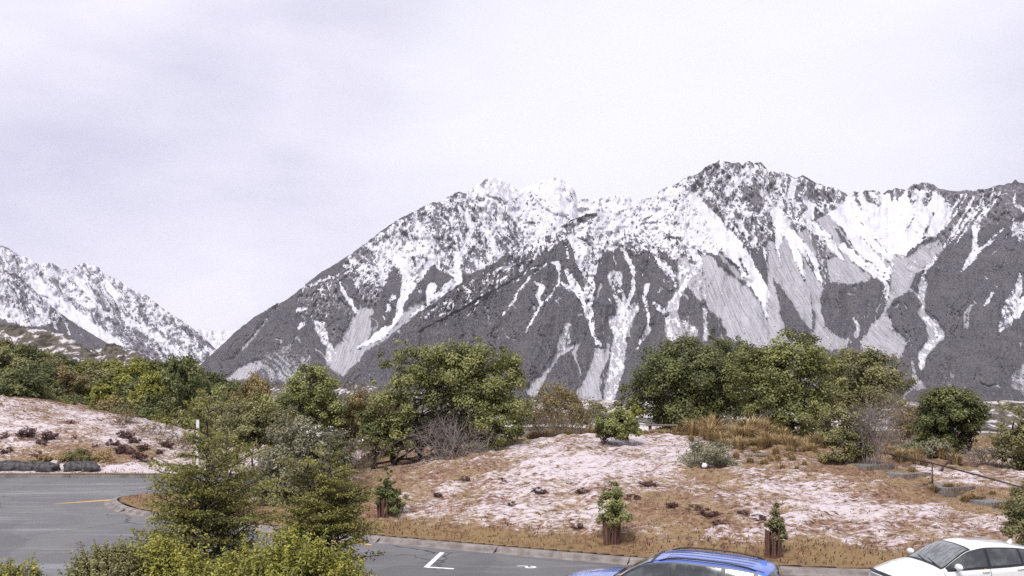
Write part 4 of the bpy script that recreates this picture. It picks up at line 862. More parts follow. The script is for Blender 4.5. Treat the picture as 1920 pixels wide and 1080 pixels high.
# --- layered mountain beeches near the camera
def beech(name, label, px, Y, top_py, halfw, zb, leafm, nbr, nleaf, seed, ntr=4, leaf=.055, low=.12, lean=0.):
    rg = np.random.default_rng(4000+seed); x = ux(px, Y); ht = uz(top_py, Y)-zb; hw = halfw/F*Y
    root = thing(name, label, 'tree', (x, Y, zb)); mb = MB(); PV, NV, VV = [], [], []
    tops = []
    for k in range(ntr):
        a = k/ntr*6.28+rg.random(); sp = hw*(.0 if k == 0 else rg.uniform(.15, .4)); hh = ht*(1 if k == 0 else rg.uniform(.6, .86))
        P = np.array([(math.cos(a)*.06, math.sin(a)*.06, -.1), (math.cos(a)*sp*.5, math.sin(a)*sp*.5, hh*.35), (math.cos(a)*sp*.9+lean*.3, math.sin(a)*sp*.9, hh*.7), (math.cos(a)*sp+lean, math.sin(a)*sp, hh)])
        t = np.linspace(0, 1, 9); P = np.stack([np.interp(t, [0, .35, .7, 1], P[:, i]) for i in range(3)], 1); P[1:-1] += rg.normal(size=(7, 3))*.03
        mb.tube(P, np.linspace(.055 if k == 0 else .04, .008, 9), 6); tops.append(P)
    for b in range(nbr):
        P = tops[rg.integers(0, ntr)]; u = rg.uniform(low, 1)**.85; i = u*8; i0 = min(int(i), 7); s = P[i0]+(P[i0+1]-P[i0])*(i-i0)
        frac = s[2]/ht; a = rg.random()*6.28
        L_ = hw*(.14+.88*math.sin(min(1, max(.05, 1.06-frac))*math.pi*.62))*rg.uniform(.45, 1.0)
        d = np.array([math.cos(a), math.sin(a), rg.uniform(.0, .7)+.3*(frac > .85)]); d /= np.linalg.norm(d)
        e = s+d*L_; e[2] += L_*.08*rg.normal()
        m_ = (s+e)/2+np.array([0, 0, .06*L_]); mb.tube(np.array([s, m_, e]), [.016, .011, .004], 4, False)
        # flat sprays of small leaves either side of the branch
        k = int(nleaf/nbr*L_/(hw*.6)); t = rg.random(k)**.75*.85+.15
        side = np.cross(d, (0, 0, 1)); side /= np.linalg.norm(side); wd = L_*.38*np.sin(np.clip(1.12-t, 0, 1)*2.2)
        off = rg.uniform(-1, 1, k)*wd
        ray = np.round(t*7)/7+rg.normal(size=k)*.025     # side shoots
        Q = s+d*L_*(ray[:, None]*.8+.2*t[:, None])+side*off[:, None]+d*np.abs(off)[:, None]*.45
        Q[:, 2] += .05*np.sin(t*3.1)*L_+rg.normal(size=k)*.026-np.abs(off)*.10+np.clip(rg.normal(size=k), 0, 2)*.015
        PV.append(Q); NV.append(rg.normal(size=(k, 3))*.6+np.array([0, -.1, 1.])); VV.append(np.clip(.35*rg.random()+.3*t+.4*rg.random(k)-.02, 0, 1))
    P, N_ = np.concatenate(PV), np.concatenate(NV); N_ /= np.linalg.norm(N_, axis=1)[:, None]
    V, f, var = leaves(P, N_, leaf, .62, np.concatenate(VV), rg)
    link('crown', mesh_np('crown', V, f, False, {'var': var}), LM[leafm], root); link('trunk', mb.mesh('trunk'), m_dbark, root)
    return root
beech('beech_tree', 'young beech with flat layered sprays of bronze-green leaves beside the road bend', 384, 17.5, 742, 140, .0, 'beech', 330, 48000, 1, 7, .052, .10, .12)
beech('beech_tree', 'dark olive young beech leaning over the kerb next to the yellow-green bushes', 618, 20.5, 812, 104, .0, 'beech', 260, 38000, 2, 6, .055, .06)

# --- leafy bushes at the foot of the picture
def shoot_bush(name, label, Y, ells, leafm, nsh, per, leaf, seed, zb=0., shl=.5):
    rg = np.random.default_rng(5000+seed)
    E = [(np.array([ux(e[0], Y+e[4]), Y+e[4], uz(e[1], Y+e[4])]), np.array([e[2], e[2], e[3]])/F*(Y+e[4])) for e in ells]
    b0 = np.array([E[0][0][0], Y, zb]); root = thing(name, label, 'shrub', tuple(b0)); E = [(c_-b0, r_) for c_, r_ in E]
    vol = np.array([np.prod(r_[:2]) for c_, r_ in E]); vol /= vol.sum(); mb = MB(); PV, NV, VV = [], [], []
    for i in range(nsh):
        c_, r_ = E[rg.choice(len(E), p=vol)]; d = rg.normal(size=3); d[2] = abs(d[2])*1.1-.25; d /= np.linalg.norm(d)
        tip = c_+d*r_*rg.uniform(.6, 1.0)*(1.22 if rg.random() < .12 else 1.); L_ = shl*rg.uniform(.6, 1.4); dr = d*.45+np.array([0, 0, .8])+rg.normal(size=3)*.15; dr /= np.linalg.norm(dr)
        s = tip-dr*L_; t = rg.random(per); q = s+dr*L_*t[:, None]
        rad = rg.normal(size=(per, 3)); rad -= (rad@dr)[:, None]*dr; rad /= np.linalg.norm(rad, axis=1)[:, None]
        q = q+rad*leaf*.55; PV.append(q); NV.append(rad*.4+dr*.75+rg.normal(size=(per, 3))*.25)
        cv = rg.random(); VV.append(np.clip(.35*cv+.3*t+.35*rg.random(per), 0, 1))
        if i % 3 == 0:
            g = np.array([tip[0]*.25, tip[1]*.25+0., -.05]); mb.tube(np.array([g, (g+s)/2+(0, 0, .1), s, tip]), [.014, .011, .008, .003], 3, False)
    P, N_ = np.concatenate(PV), np.concatenate(NV); N_ /= np.linalg.norm(N_, axis=1)[:, None]
    V, f, var = leaves(P, N_, leaf, .5, np.concatenate(VV), rg, .1)
    link('foliage', mesh_np('foliage', V, f, False, {'var': var}), LM[leafm], root); link('stems', mb.mesh('stems'), m_dbark, root)
    return root
shoot_bush('leafy_bush', 'yellow-green bush of upright shoots under the layered beech, beside the car park', 13.2, [(560,1090,95,100,0),(470,1120,110,110,-.3),(640,1100,64,85,.2),(535,1030,44,50,.2),(590,1040,40,40,.1)], 'yell', 1150, 32, .052, 1)
shoot_bush('leafy_bush', 'yellow-green bush of upright shoots on the road side of the layered beech', 13.4, [(285,1100,75,105,0),(255,1060,40,55,.1),(345,1110,70,100,-.2),(310,1040,36,50,0)], 'yell', 900, 34, .05, 2)
shoot_bush('rounded_bush', 'rounded dark bush with reddish leaf tips at the road edge', 13.0, [(195,1080,72,66,0),(150,1110,44,54,-.1),(220,1050,40,34,.2)], 'olive', 800, 34, .045, 3, shl=.35)
shoot_bush('leafy_bush', 'small tuft of yellow-green shoots alone on the asphalt edge', 12.6, [(10,1100,34,60,0),(55,1100,34,55,.1)], 'yell', 220, 34, .048, 4)

# --- the wood beyond the snowy hillside: five kinds of tree, set out one by one
rgw = np.random.default_rng(99)
kinds = [('dark', 'dark green bushy tree'), ('green', 'mid green bushy tree'),
         ('yell', 'yellow-green bushy tree'), ('olive', 'olive green bushy tree'), ('bronze', 'bronze-brown bushy tree')]
protos = []
for i, (lm, lab) in enumerate(kinds):
    rg = np.random.default_rng(600+i)
    E = [(np.array([0, 0, 2.3]), np.array([1.75, 1.75, 1.55]))]+[(np.array([rg.normal()*1.0, rg.normal()*1.0, rg.uniform(1.2, 3.2)]), np.array([1, 1, .8])*rg.uniform(.7, 1.15)) for _ in range(5)]
    (V, f, var), C0 = blob_crown(E, 130, 9000, .2, rg, .32, .25, .62, .75)
    mb = MB(); limb(mb, (0, 0, -.3), (0, 0, 2.2), .12, .06, rg, 5, .06, 6)
    for j in rg.choice(len(C0), 10, replace=False): limb(mb, (0, 0, rg.uniform(.4, 1.8)), C0[j], .05, .012, rg, 4, .08, 4)
    protos.append((mesh_np('crown', V, f, False, {'var': var}), mb.mesh('trunk'), lm, lab))
    protos[-1][0].materials.append(LM[lm]); protos[-1][1].materials.append(m_dbark)
def wood_tree(px, top, Y, sc, k, rot, where='filling a gap low in the wood'):
    me1, me2, lm, lab = protos[k]
    x = ux(px, Y); zt = uz(top, Y); ht = 4.0*sc; z = zt-ht
    g_ = float(T(x, Y)) if kerb_s(np.array([x]), np.array([Y]))[0] > 0 or Y > 46 else 0
    if z > g_-.1: ht = zt-g_+.1; z = g_-.1
    r = thing('wood_tree', lab+' '+where, 'tree', (x, Y, z), rot, 'trees of the wood behind the snowy hillside'); s = ht/4.0
    r.scale = (sc, sc, s)
    link('crown', me1, None, r); link('trunk', me2, None, r)
topline = [(-60,630),(0,632),(60,640),(120,668),(200,672),(260,668),(300,672),(345,660),(385,690),(410,705),(450,715),(480,705),(520,720)]
def tl(px): return np.interp(px, [p[0] for p in topline], [p[1] for p in topline])
row = 0
for Y, dy, st, sc in ((92, 0, 40, 1.15), (82, 14, 42, 1.1), (74, 32, 44, 1.0), (68, 56, 46, .95), (64, 84, 46, .85), (61.5, 110, 44, .7)):
    px = -60+row*17
    while px < 500-row*6:
        low_ = np.interp(px, [0, 120, 360, 500], [742, 775, 838, 850])
        tp = tl(px)+dy*np.interp(px, [0, 300, 420, 500], [.9, 1.25, 1.1, .9])+rgw.normal()*6
        if row == 0: tp = tl(px)+abs(rgw.normal())*3
        if tp < low_-12:
            k = rgw.choice(5, p=[.26, .26, .16, .2, .12]) if row else rgw.choice(5, p=[.4, .25, .1, .15, .1])
            wood_tree(px+rgw.normal()*7, tp, Y+rgw.normal()*1.5, sc*rgw.uniform(.78, 1.15), k, rgw.random()*6.28, ('on the skyline of the wood', 'on the skyline of the wood', 'in the middle of the wood', 'in the middle of the wood', 'at the edge of the wood along the snow', 'at the edge of the wood along the snow')[row])
        px += st*rgw.uniform(.8, 1.2)
    row += 1
for px, tp, Y, s, k in ((345,662,66,.8,0),(480,700,60,.7,4),(455,716,62,.8,0),(415,712,64,.8,1),(430,740,56,.7,3),(390,745,58,.7,1),(290,690,70,.7,2),(650,752,50,.5,0),(690,740,58,.6,1)):
    wood_tree(px, tp, Y, s, k, rgw.random()*6.28)
for px, py, Y, s in ((285,800,57,1.3),(235,795,58,1.2),(330,815,55,1.2),(420,815,50,1.3)):
    twig_shrub('bare_shrub', 'low brown bare shrub at the foot of the wood behind the snowy hillside', px, py, Y, s, 2.2, 14, int(px), m_rtwig, .016, 'bronze', 1200, .1, group='bare shrubs at the foot of the wood')

# --- straw-coloured tussocks
def tussock_mesh(seed, nb=260, h=.8, sp=.55):
    rg = np.random.default_rng(seed); a = rg.random(nb)*6.28; rr_ = rg.random(nb)**.6
    b = np.stack([np.cos(a)*rr_*.14, np.sin(a)*rr_*.14, -.03+0*a], 1); hh = h*rg.uniform(.55, 1.1, nb)
    out = sp*rr_*rg.uniform(.4, 1.2, nb); d = np.stack([np.cos(a), np.sin(a)], 1)
    m1 = b+np.column_stack([d*(out*.35)[:, None], hh*.65]); tp = b+np.column_stack([d*out[:, None], hh*(1-.25*rr_)])
    s = np.column_stack([-d[:, 1], d[:, 0], 0*a])*.012
    V = np.stack([b-s, b+s, m1+s*.9, m1-s*.9, tp], 1).reshape(-1, 3); o = np.arange(nb)*5
    return mesh_np('tussock', V, [np.stack([o, o+1, o+2, o+3], 1), np.stack([o+3, o+2, o+4], 1)], False, {'var': np.repeat(rg.random(nb), 5)})
TUS = [tussock_mesh(i, 260, .8, .6) for i in range(4)]
for m_ in TUS: m_.materials.append(LM['straw'])
def tussock(px, py, s, Y=None, lab='straw-coloured tussock in front of the big round trees', grp='tussocks below the big round trees'):
    lab = ('tall spreading ' if s > 1.1 else 'middling ' if s > .75 else 'low ')+lab
    x, y, z = hit(px, py) if Y is None else (ux(px, Y), Y, float(T(ux(px, Y), Y)))
    o = link('tussock', TUS[rgw.integers(0, 4)], None, None, label=lab, category='tussock', group=grp); o.location = (x, y, z); o.rotation_euler = (0, 0, rgw.random()*6.28); o.scale = (s*1.15, s*1.15, s)
for i in range(84):
    px = rgw.uniform(1195, 1545); Y = rgw.uniform(39, 50) if px > 1290 else rgw.uniform(44, 48); tussock(px, 0, rgw.uniform(.45, 1.0)*(.55 if px < 1290 else 1.)*(.75 if Y < 42 else 1.)*(1.0+1.1*math.exp(-((px-1370)/90)**2)*rgw.random())*1.2, Y)
for i in range(16):
    tussock(rgw.uniform(990, 1200), 0, rgw.uniform(.5, .9), rgw.uniform(44, 46.5), 'straw-coloured tussock behind the snowy crest of the bank', 'tussocks behind the crest')
for i in range(26):
    px = rgw.uniform(1380, 1560); tussock(px, rgw.uniform(846, 882), rgw.uniform(.28, .6), None, 'straw-coloured tussock on the open slope below the log', 'tussocks on the open slope')
for i in range(16):
    px = rgw.uniform(1690, 1890); tussock(px, 895+(px-1690)*.28+rgw.normal()*9, rgw.uniform(.25, .45), None, 'straw-coloured tussock between the steps', 'tussocks between the steps')
for i in range(14):
    tussock(rgw.uniform(1650, 1800), 0, rgw.uniform(.5, .9), rgw.uniform(36, 40), 'straw-coloured tussock behind the handrail', 'tussocks behind the handrail')

# --- heather clumps and roadside boulders on the left
def clump_mesh(seed, lm):
    rg = np.random.default_rng(seed); (V, f, var), _ = blob_crown([(np.array([0, 0, .22]), np.array([.5, .42, .28])), (np.array([.3, .1, .15]), np.array([.3, .3, .2]))], 40, 1500, .07, rg, .3, .3)
    V[:, 2] = np.maximum(V[:, 2], -.05); me = mesh_np('heather', V, f, False, {'var': var}); me.materials.append(LM[lm]); return me
HE = [clump_mesh(i, 'heath') for i in range(3)]+[clump_mesh(9, 'straw'), clump_mesh(10, 'olive')]
def clump(px, py, s, k, lab, grp):
    x, y, z = hit(px, py, 45.5); o = link('heather_clump' if k < 3 else 'grass_clump', HE[k], None, None, label=lab, category='heather' if k < 3 else 'grass clump', group=grp); o.location = (x, y, z); o.rotation_euler = (0, 0, rgw.random()*6); o.scale = (s, s, s*.9)
for px, py, s in ((52,818,1.2),(92,824,1.15),(40,822,.8),(80,833,.7),(235,822,1.2),(252,832,.9),(212,836,.9),(268,843,.8),(312,840,1.0),(238,852,1.2),(258,860,1.1),(275,868,.9),(300,850,.6),(225,845,.8),(12,850,.8),(130,796,.6),(5,822,.7),(140,822,.5),(180,840,.6),(70,856,.7),(345,860,.8)):
    clump(px, py, s, rgw.integers(0, 3), 'dark purple-brown heather clump on the snowy hillside', 'heather clumps on the hillside')
for px, py, s in ((110,866,1.3),(135,862,1.3),(160,866,1.3),(185,862,1.2),(200,868,1.1),(85,864,1.1),(150,852,1.0),(60,872,.9)):
    clump(px, py, s, 3 if rgw.random() < .5 else 4, 'pale brown brushy clump above the roadside boulders', 'brushy clumps above the boulders')
for px, py, s in ((1215,914,.75),(1092,925,.55),(1185,938,.6),(1300,958,.6),(1328,968,.7),(1260,950,.5),(1345,985,.5),(1420,975,.5),(940,905,.5),(1010,925,.6),(870,900,.45),(820,930,.45),(960,950,.5),(1080,990,.45),(1390,965,.5),(1150,925,.5)):
    x, y, z = hit(px, py); o = link('hummock', HE[rgw.integers(0, 3)], None, None, label='small dark brown hummock of dead plants on the snowy bank', category='hummock', group='dark hummocks on the bank'); o.location = (x, y, z-.02); o.rotation_euler = (0, 0, rgw.random()*.6-.7); o.scale = (s*1.1, s*.7, s*.75)
m_rock = mat('dark_boulder', (.07, .065, .07), .85); n = NT(m_rock); q0 = n.pos(); k1 = n.noise(q0, 3., 5, .65)
n.link(n.mix(n.mrange(k1, .35, .7), (.025, .023, .026), (.12, .112, .115)), n.b.inputs['Base Color']); n.bump(k1, .8, .08)
def boulder(px, py, sx, sy, sz, seed, lab):
    x, y, z = ux(px, 47.6), 47.6, .16
    th = np.linspace(0, math.pi, 14); ph = np.linspace(0, 2*math.pi, 24, endpoint=False)
    A_, B_ = np.meshgrid(ph, th, indexing='ij'); D_ = np.stack([np.sin(B_)*np.cos(A_), np.sin(B_)*np.sin(A_), np.cos(B_)], -1)
    r_ = 1+(fbm(D_[..., 0]*2+seed, D_[..., 2]*2+D_[..., 1]*1.7, 3, seed)-.5)*.7; r_[:, 0] = r_[0, 0]; r_[:, -1] = r_[0, -1]
    r_ *= 1+(fbm(D_[..., 0]*5+seed, D_[..., 2]*5+D_[..., 1]*4, 3, seed+2)-.5)*.6; r_[:, 0] = r_[0, 0]; r_[:, -1] = r_[0, -1]
    V = np.clip(D_*r_[..., None], -.95, .95)*np.array([sx, sy, sz]); i = np.arange(24)
    f = np.concatenate([np.stack([i*14+j, i*14+j+1, ((i+1) % 24)*14+j+1, ((i+1) % 24)*14+j], 1) for j in range(13)])
    o = link('boulder', mesh_np('boulder', V.reshape(-1, 3), f, True), m_rock, None, label=lab, category='boulder', group='boulders along the road edge'); o.location = (x, y, z+sz*.45)
for i, (px, sx, sz, lab) in enumerate(((14,.75,.42,'dark jagged boulder at the end of the roadside row'),(48,.7,.38,'dark boulder second in the roadside row'),(84,.75,.36,'low dark boulder beside the gap in the roadside row'),(142,.6,.38,'dark squarish boulder just past the gap in the roadside row'),(170,.55,.38,'dark boulder against the strip of clean snow'))):
    boulder(px, 888, sx, .5, sz, 3+i*5, lab)

# --- dry grass over the bank (uncountable)
def grass_field(name, D, n_, seed, hmin=.05, hmax=.17, lm='straw', sthr=.62):
    X, Y, Z, S, s = D; rg = np.random.default_rng(seed)
    w_ = ((S < sthr)*np.clip(1.05-S, .08, 1)+.10)*(s > .3)*(1/np.maximum(Y, 20)**1.2)*(np.abs(X/Y) < .66)
    j = rg.choice(X.size, n_, p=(w_/w_.sum()).ravel()); r0 = rg.normal(size=(n_, 2))*.07
    b = np.stack([X.ravel()[j]+r0[:, 0], Y.ravel()[j]+r0[:, 1], Z.ravel()[j]-.03], 1)
    low_ = 1+1.0*np.exp(-(s.ravel()[j]-1.2)**2/1.2)
    a = rg.normal(size=n_)*.9-.5; hh = rg.uniform(hmin, hmax, n_)*low_; ln = hh*rg.uniform(.3, 1.3, n_)
    d = np.stack([np.cos(a), np.sin(a)], 1); sdir = rg.random(n_)*6.28
    sv = np.column_stack([np.cos(sdir), np.sin(sdir), 0*a])*rg.uniform(.008, .02, n_)[:, None]
    m1 = b+np.column_stack([d*(ln*.3)[:, None], hh*.7]); tp = b+np.column_stack([d*ln[:, None], hh])
    V = np.stack([b-sv, b+sv, m1+sv*.8, m1-sv*.8, tp], 1).reshape(-1, 3); o = np.arange(n_)*5
    var = np.clip(.25+.5*fbm(b[:, 0]/1.5, b[:, 1]/1.5, 2, 4)+rg.normal(size=n_)*.2-.15, 0, 1)
    link(name, mesh_np(name, V, [np.stack([o, o+1, o+2, o+3], 1), np.stack([o+3, o+2, o+4], 1)], False, {'var': np.repeat(var, 5)}), m_dry, None, kind='stuff')
m_dry = leaf_mat('dry_grass', (.085, .046, .028), (.205, .135, .078), (.36, .265, .165), .2, .8, 1.)
grass_field('dry_grass', BK, 52000, 5, .025, .085)
grass_field('dry_grass', HK, 16000, 6, .04, .14)
# ------------------------------------------------------------------ cars
def pch(x, xs, ys):
    """smooth interpolation through the points"""
    xs, ys = np.array(xs, float), np.array(ys, float)
    if xs[0] > xs[-1]: xs, ys = xs[::-1], ys[::-1]
    h = np.diff(xs); d = np.diff(ys)/h; m = np.zeros(len(xs)); m[0], m[-1] = d[0], d[-1]
    for i in range(1, len(xs)-1):
        m[i] = 0 if d[i-1]*d[i] <= 0 else 2*d[i-1]*d[i]/(d[i-1]+d[i])
    x = np.clip(x, xs[0], xs[-1]); k = np.clip(np.searchsorted(xs, x)-1, 0, len(xs)-2); t = (x-xs[k])/h[k]
    return (2*t**3-3*t**2+1)*ys[k]+(t**3-2*t**2+t)*h[k]*m[k]+(-2*t**3+3*t**2)*ys[k+1]+(t**3-t**2)*h[k]*m[k+1]
def car_paint(name, col, metal=0., rough=.3):
    m = mat(name, col, rough, Metallic=metal, Coat_Weight=1., Coat_Roughness=.06)
    n = NT(m); q = n.pos(); k = n.noise(q, 2.2, 3, .6); k2 = n.noise(q, 30., 2, .5)
    n.link(n.mix(n.math('MULTIPLY', n.mrange(k, .45, .75), .14), col, tuple(v*.72+.02 for v in col)), n.b.inputs['Base Color'])
    n.link(n.mrange(k2, .3, .7, rough*.9, rough*1.15), n.b.inputs['Roughness']); return m
m_glass = mat('car_glass', (.018, .022, .022), .06, IOR=1.52, Specular_IOR_Level=.75, Coat_Weight=.6, Coat_Roughness=.03)
n = NT(m_glass); q = n.pos(); k = n.noise(q, 3.5, 3, .6); n.link(n.mrange(k, .35, .7, .05, .16), n.b.inputs['Roughness'])
n.link(n.mix(n.mrange(k, .4, .7), (.02, .024, .024), (.07, .08, .078)), n.b.inputs['Base Color'])
m_ws = mat('sky_sheen_windscreen', (.1, .115, .11), .12, Specular_IOR_Level=.75, Coat_Weight=.8, Coat_Roughness=.04)
n = NT(m_ws); q = n.pos((1, 3, 2)); k = n.noise(q, 3., 4, .65); n.link(n.mix(n.mrange(k, .35, .68), (.045, .055, .053), (.20, .225, .215)), n.b.inputs['Base Color'])  # pale mottling paints sky reflection, with some frost, into the windscreen colour
m_black = mat('black_trim', (.012, .012, .014), .4); m_chrome = mat('chrome', (.75, .75, .77), .15, Metallic=1.); m_tyre = mat('tyre_rubber', (.02, .02, .02), .85)
m_rim = mat('alloy_rim', (.45, .45, .47), .3, Metallic=.9); m_lens = mat('lamp_lens', (.55, .57, .6), .08, Coat_Weight=1.); m_red = mat('tail_lens', (.35, .01, .012), .12, Coat_Weight=1.); m_amber = mat('amber_sticker', (.8, .55, .05), .5); m_plate = mat('number_plate', (.25, .25, .28), .5)
def make_car(name, label, P, paint, loc, ang, rails=False):
    root = thing(name, label, 'car', (loc[0], loc[1], 0), ang)
    f = {k: (lambda x, k=k: pch(x, *P[k])) for k in ('zt', 'w', 'zb', 'wr', 'z0')}
    xf, xr = P['zt'][0][0], P['zt'][0][-1]
    def S(x, t):
        x, t = np.broadcast_arrays(np.asarray(x, float), np.asarray(t, float))
        zt, w_, zb, wr, z0 = (f[k](x) for k in ('zt', 'w', 'zb', 'wr', 'z0'))
        Yc = [0*w_, w_*.8, w_*.97, w_, w_*.985, w_*.935, None, wr, wr*.62, 0*w_]
        Zc = [z0, z0, z0+.07, z0+(zb-z0)*.5, zb-.09, zb, None, zt-np.minimum(.06, (zt-zb)*.5), zt-.014, zt]
        Yc[6] = (Yc[5]+Yc[7])/2+.02; Zc[6] = (Zc[5]+Zc[7])/2
        Yc = np.stack(Yc, -1); Zc = np.stack(Zc, -1)
        k = np.clip(np.floor(t).astype(int), 0, 8); u = t-k
        g = lambda A, j: np.take_along_axis(A, np.clip(k+j, 0, 9)[..., None], -1)[..., 0]
        def cr(A):
            p0, p1, p2, p3 = g(A, -1), g(A, 0), g(A, 1), g(A, 2); te = .34
            a, b = te*(p2-p0), te*(p3-p1)
            return (2*u**3-3*u**2+1)*p1+(u**3-2*u**2+u)*a+(-2*u**3+3*u**2)*p2+(u**3-u**2)*b
        y, z = cr(Yc), cr(Zc); y = np.where(t >= 9, 0, y)
        xx = x-sst(1.0, xf, x)*.26*(np.abs(y)/.85)**2.2+sst(-1.2, xr, x)*.16*(np.abs(y)/.85)**2.2
        xx = xx+sst(xf-.3, xf, x)*.05*(1-((z-.45)/.35)**2)
        return np.stack([xx, y, z], -1)
    def nrm(x, t):
        a = S(x+.01, t)-S(x-.01, t); b = S(x, np.minimum(t+.03, 8.999))-S(x, t-.03)
        v = np.cross(b, a); v /= np.linalg.norm(v, axis=-1)[..., None]+1e-9
        return v
    # body shell
    X = np.concatenate([np.linspace(xf, xf-.3, 14), np.linspace(xf-.3, xr+.3, 150)[1:], np.linspace(xr+.3, xr, 10)[1:]]); Tt = np.linspace(0, 9, 82)
    XX, TT = np.meshgrid(X, Tt, indexing='ij'); V = S(XX, TT); nu, nv = len(X), len(Tt)
    gf = grid_faces(nu, nv); cen = V.reshape(-1, 3)[gf].mean(1); keep = np.ones(len(gf), bool)
    wheels = P['wheels']; wr_ = P['wheel_r']
    for xw in wheels: keep &= ~(((cen[:, 0]-xw)**2+(cen[:, 2]-wr_)**2 < (wr_+.055)**2) & (cen[:, 1] > .5))
    gf = gf[keep]; VL = V.reshape(-1, 3); VR = VL*np.array([1, -1, 1])
    mb = MB(); mb.add(VL, gf); mb.add(VR, gf[:, ::-1])
    for i in (0, nu-1):
        ring = V[i]; c_ = ring.mean(0)*np.array([1, 0, 1]); full = np.vstack([ring, (ring*np.array([1, -1, 1]))[::-1]])
        m_ = len(full); mb.add(np.vstack([full, c_+np.array([.03 if i == 0 else -.03, 0, 0])]), None, [(j, (j+1) % m_, m_) if i else ((j+1) % m_, j, m_) for j in range(m_)])
    link('body', mb.mesh('body'), paint, root)
    def patch(nm, xa, xb, ta, tb, m_, off, side=1, parent=root, k=(14, 10), mirror=False):
        """a panel lying on the body between the given stations; xa.. may be functions of v"""
        u, v = np.meshgrid(np.linspace(0, 1, k[0]), np.linspace(0, 1, k[1]), indexing='ij')
        fx = lambda q: q(v) if callable(q) else q+0*v
        ft = lambda q: q(u) if callable(q) else q+0*u
        x = fx(xa)+(fx(xb)-fx(xa))*u; t = ft(ta)+(ft(tb)-ft(ta))*v
        if mirror:   # right across the car
            tt = np.where(v < .5, ft(ta)+(9-ft(ta))*v*2, 9-(9-ft(ta))*(v-.5)*2); sg = np.where(v < .5, 1., -1.); tt = np.minimum(tt, 9.)
            p = S(x, np.minimum(tt, 8.999)); n_ = nrm(x, np.minimum(tt, 8.99)); p = p+n_*off*np.where(n_[..., 2:] > -2, 1, 1)
            p[..., 1] *= sg
        else:
            p = S(x, t)+nrm(x, t)*off; p[..., 1] *= side
        mb_ = MB(); mb_.add(p.reshape(-1, 3), grid_faces(*k)); o = link(nm, mb_.mesh(nm), m_, parent); return o
    sgn = 1. if nrm(np.array([0.]), np.array([6.]))[0, 1] > 0 else -1.
    _p = patch
    def patch(*a, **k_):
        a = list(a); a[6] *= sgn; return _p(*a, **k_)
    wx0, wx1 = P['ws']
    patch('windscreen_seal', wx0+.03, wx1-.03, 7.02, 9, m_black, .004, mirror=True, k=(16, 31))
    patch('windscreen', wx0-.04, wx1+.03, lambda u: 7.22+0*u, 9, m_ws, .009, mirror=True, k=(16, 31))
    rx0, rx1 = P['rs']
    patch('rear_window', rx0, rx1, lambda u: 7.2+0*u, 9, m_glass, .006, mirror=True, k=(10, 31))
    for side in (1, -1):
        fr = patch('window_surround', P['win'][0][0]+.12, P['win'][-1][1]-.1, lambda u: 5.12+0*u, lambda u: 6.93+0*u, m_black, .004, side, k=(40, 8))
        for xa, xb in P['win']: patch('side_window', xa, xb, lambda u: 5.3+0*u, lambda u: 6.78+0*u, m_glass, .009, side, k=(16, 8))
        patch('belt_moulding', P['win'][0][0]+.1, P['win'][-1][1]-.06, 5.02, 5.14, m_chrome if P.get('chrome') else m_black, .011, side, k=(30, 3))
        hl = patch('headlight', xf-.02, xf-.62, lambda u: 4.55+.25*u, lambda u: 5.35-.35*u, m_black, .006, side, k=(14, 6))
        patch('headlight_lens', xf-.1, xf-.42, lambda u: 4.68+.2*u, lambda u: 5.12-.2*u, m_lens, .012, side, hl, k=(10, 5))
        patch('tail_light', xr+.02, xr+.32, 4.2, 5.1, m_red, .008, side, k=(8, 6))
        for xd in P['seams']: patch('door_seam', xd, xd-.012, 2.2, 5.0, m_black, .0025, side, k=(2, 20))
        for xd in P['handles']:
            mb_ = MB(); p = S(np.array([xd, xd-.09, xd-.19]), np.full(3, 4.42)); p[:, 1] += .03; p[:, 1] *= side; mb_.tube(p, [.014, .018, .014], 6); link('door_handle', mb_.mesh('door_handle'), paint if not P.get('chrome') else m_chrome, root)
        # mirror
        mx_ = P['mirror']; p = S(np.array(mx_), np.array(5.25)); mb_ = MB()
        th = np.linspace(0, math.pi, 9); ph = np.linspace(0, 2*math.pi, 14, endpoint=False); A_, B_ = np.meshgrid(ph, th, indexing='ij')
        q = np.stack([np.sin(B_)*np.cos(A_)*.075, np.cos(B_)*.125, np.sin(B_)*np.sin(A_)*.085], -1); q[..., 0] = np.where(q[..., 0] < -.04, -.04, q[..., 0])
        q = q+np.array([0, .13, .10])+p; q[..., 1] *= side; i = np.arange(14)
        fq = np.concatenate([np.stack([i*9+j, i*9+j+1, ((i+1) % 14)*9+j+1, ((i+1) % 14)*9+j], 1) for j in range(8)]); mb_.add(q.reshape(-1, 3), fq)
        mo = link('wing_mirror', mb_.mesh('wing_mirror'), paint, root)
        mb_ = MB(); a = p+np.array([0, -.03, .02]); b = p+np.array([0, .12, .05]); a[1] *= side; b[1] *= side; mb_.tube(np.array([a, b]), [.035, .03], 6); link('mirror_stalk', mb_.mesh('mirror_stalk'), m_black, mo)
        # wheels and arch lips
        for xw in wheels:
            yw = float(f['w'](np.array(xw)))-.115
            wh = thing('wheel', '', ''); del wh['label']; del wh['category']; wh.parent = root; wh.location = (xw, yw*side, wr_)
            def lathe(prof, nm, m_, par):
                a_ = np.linspace(0, 2*math.pi, 32, endpoint=False); V_ = np.array([[(r_*math.cos(z_), y_*side, r_*math.sin(z_)) for r_, y_ in prof] for z_ in a_]).reshape(-1, 3); m2 = len(prof); i_ = np.arange(32)
                q_ = np.concatenate([np.stack([i_*m2+j, i_*m2+j+1, ((i_+1) % 32)*m2+j+1, ((i_+1) % 32)*m2+j], 1) for j in range(m2-1)]); o_ = link(nm, mesh_np(nm, V_, q_, True), m_, par); return o_
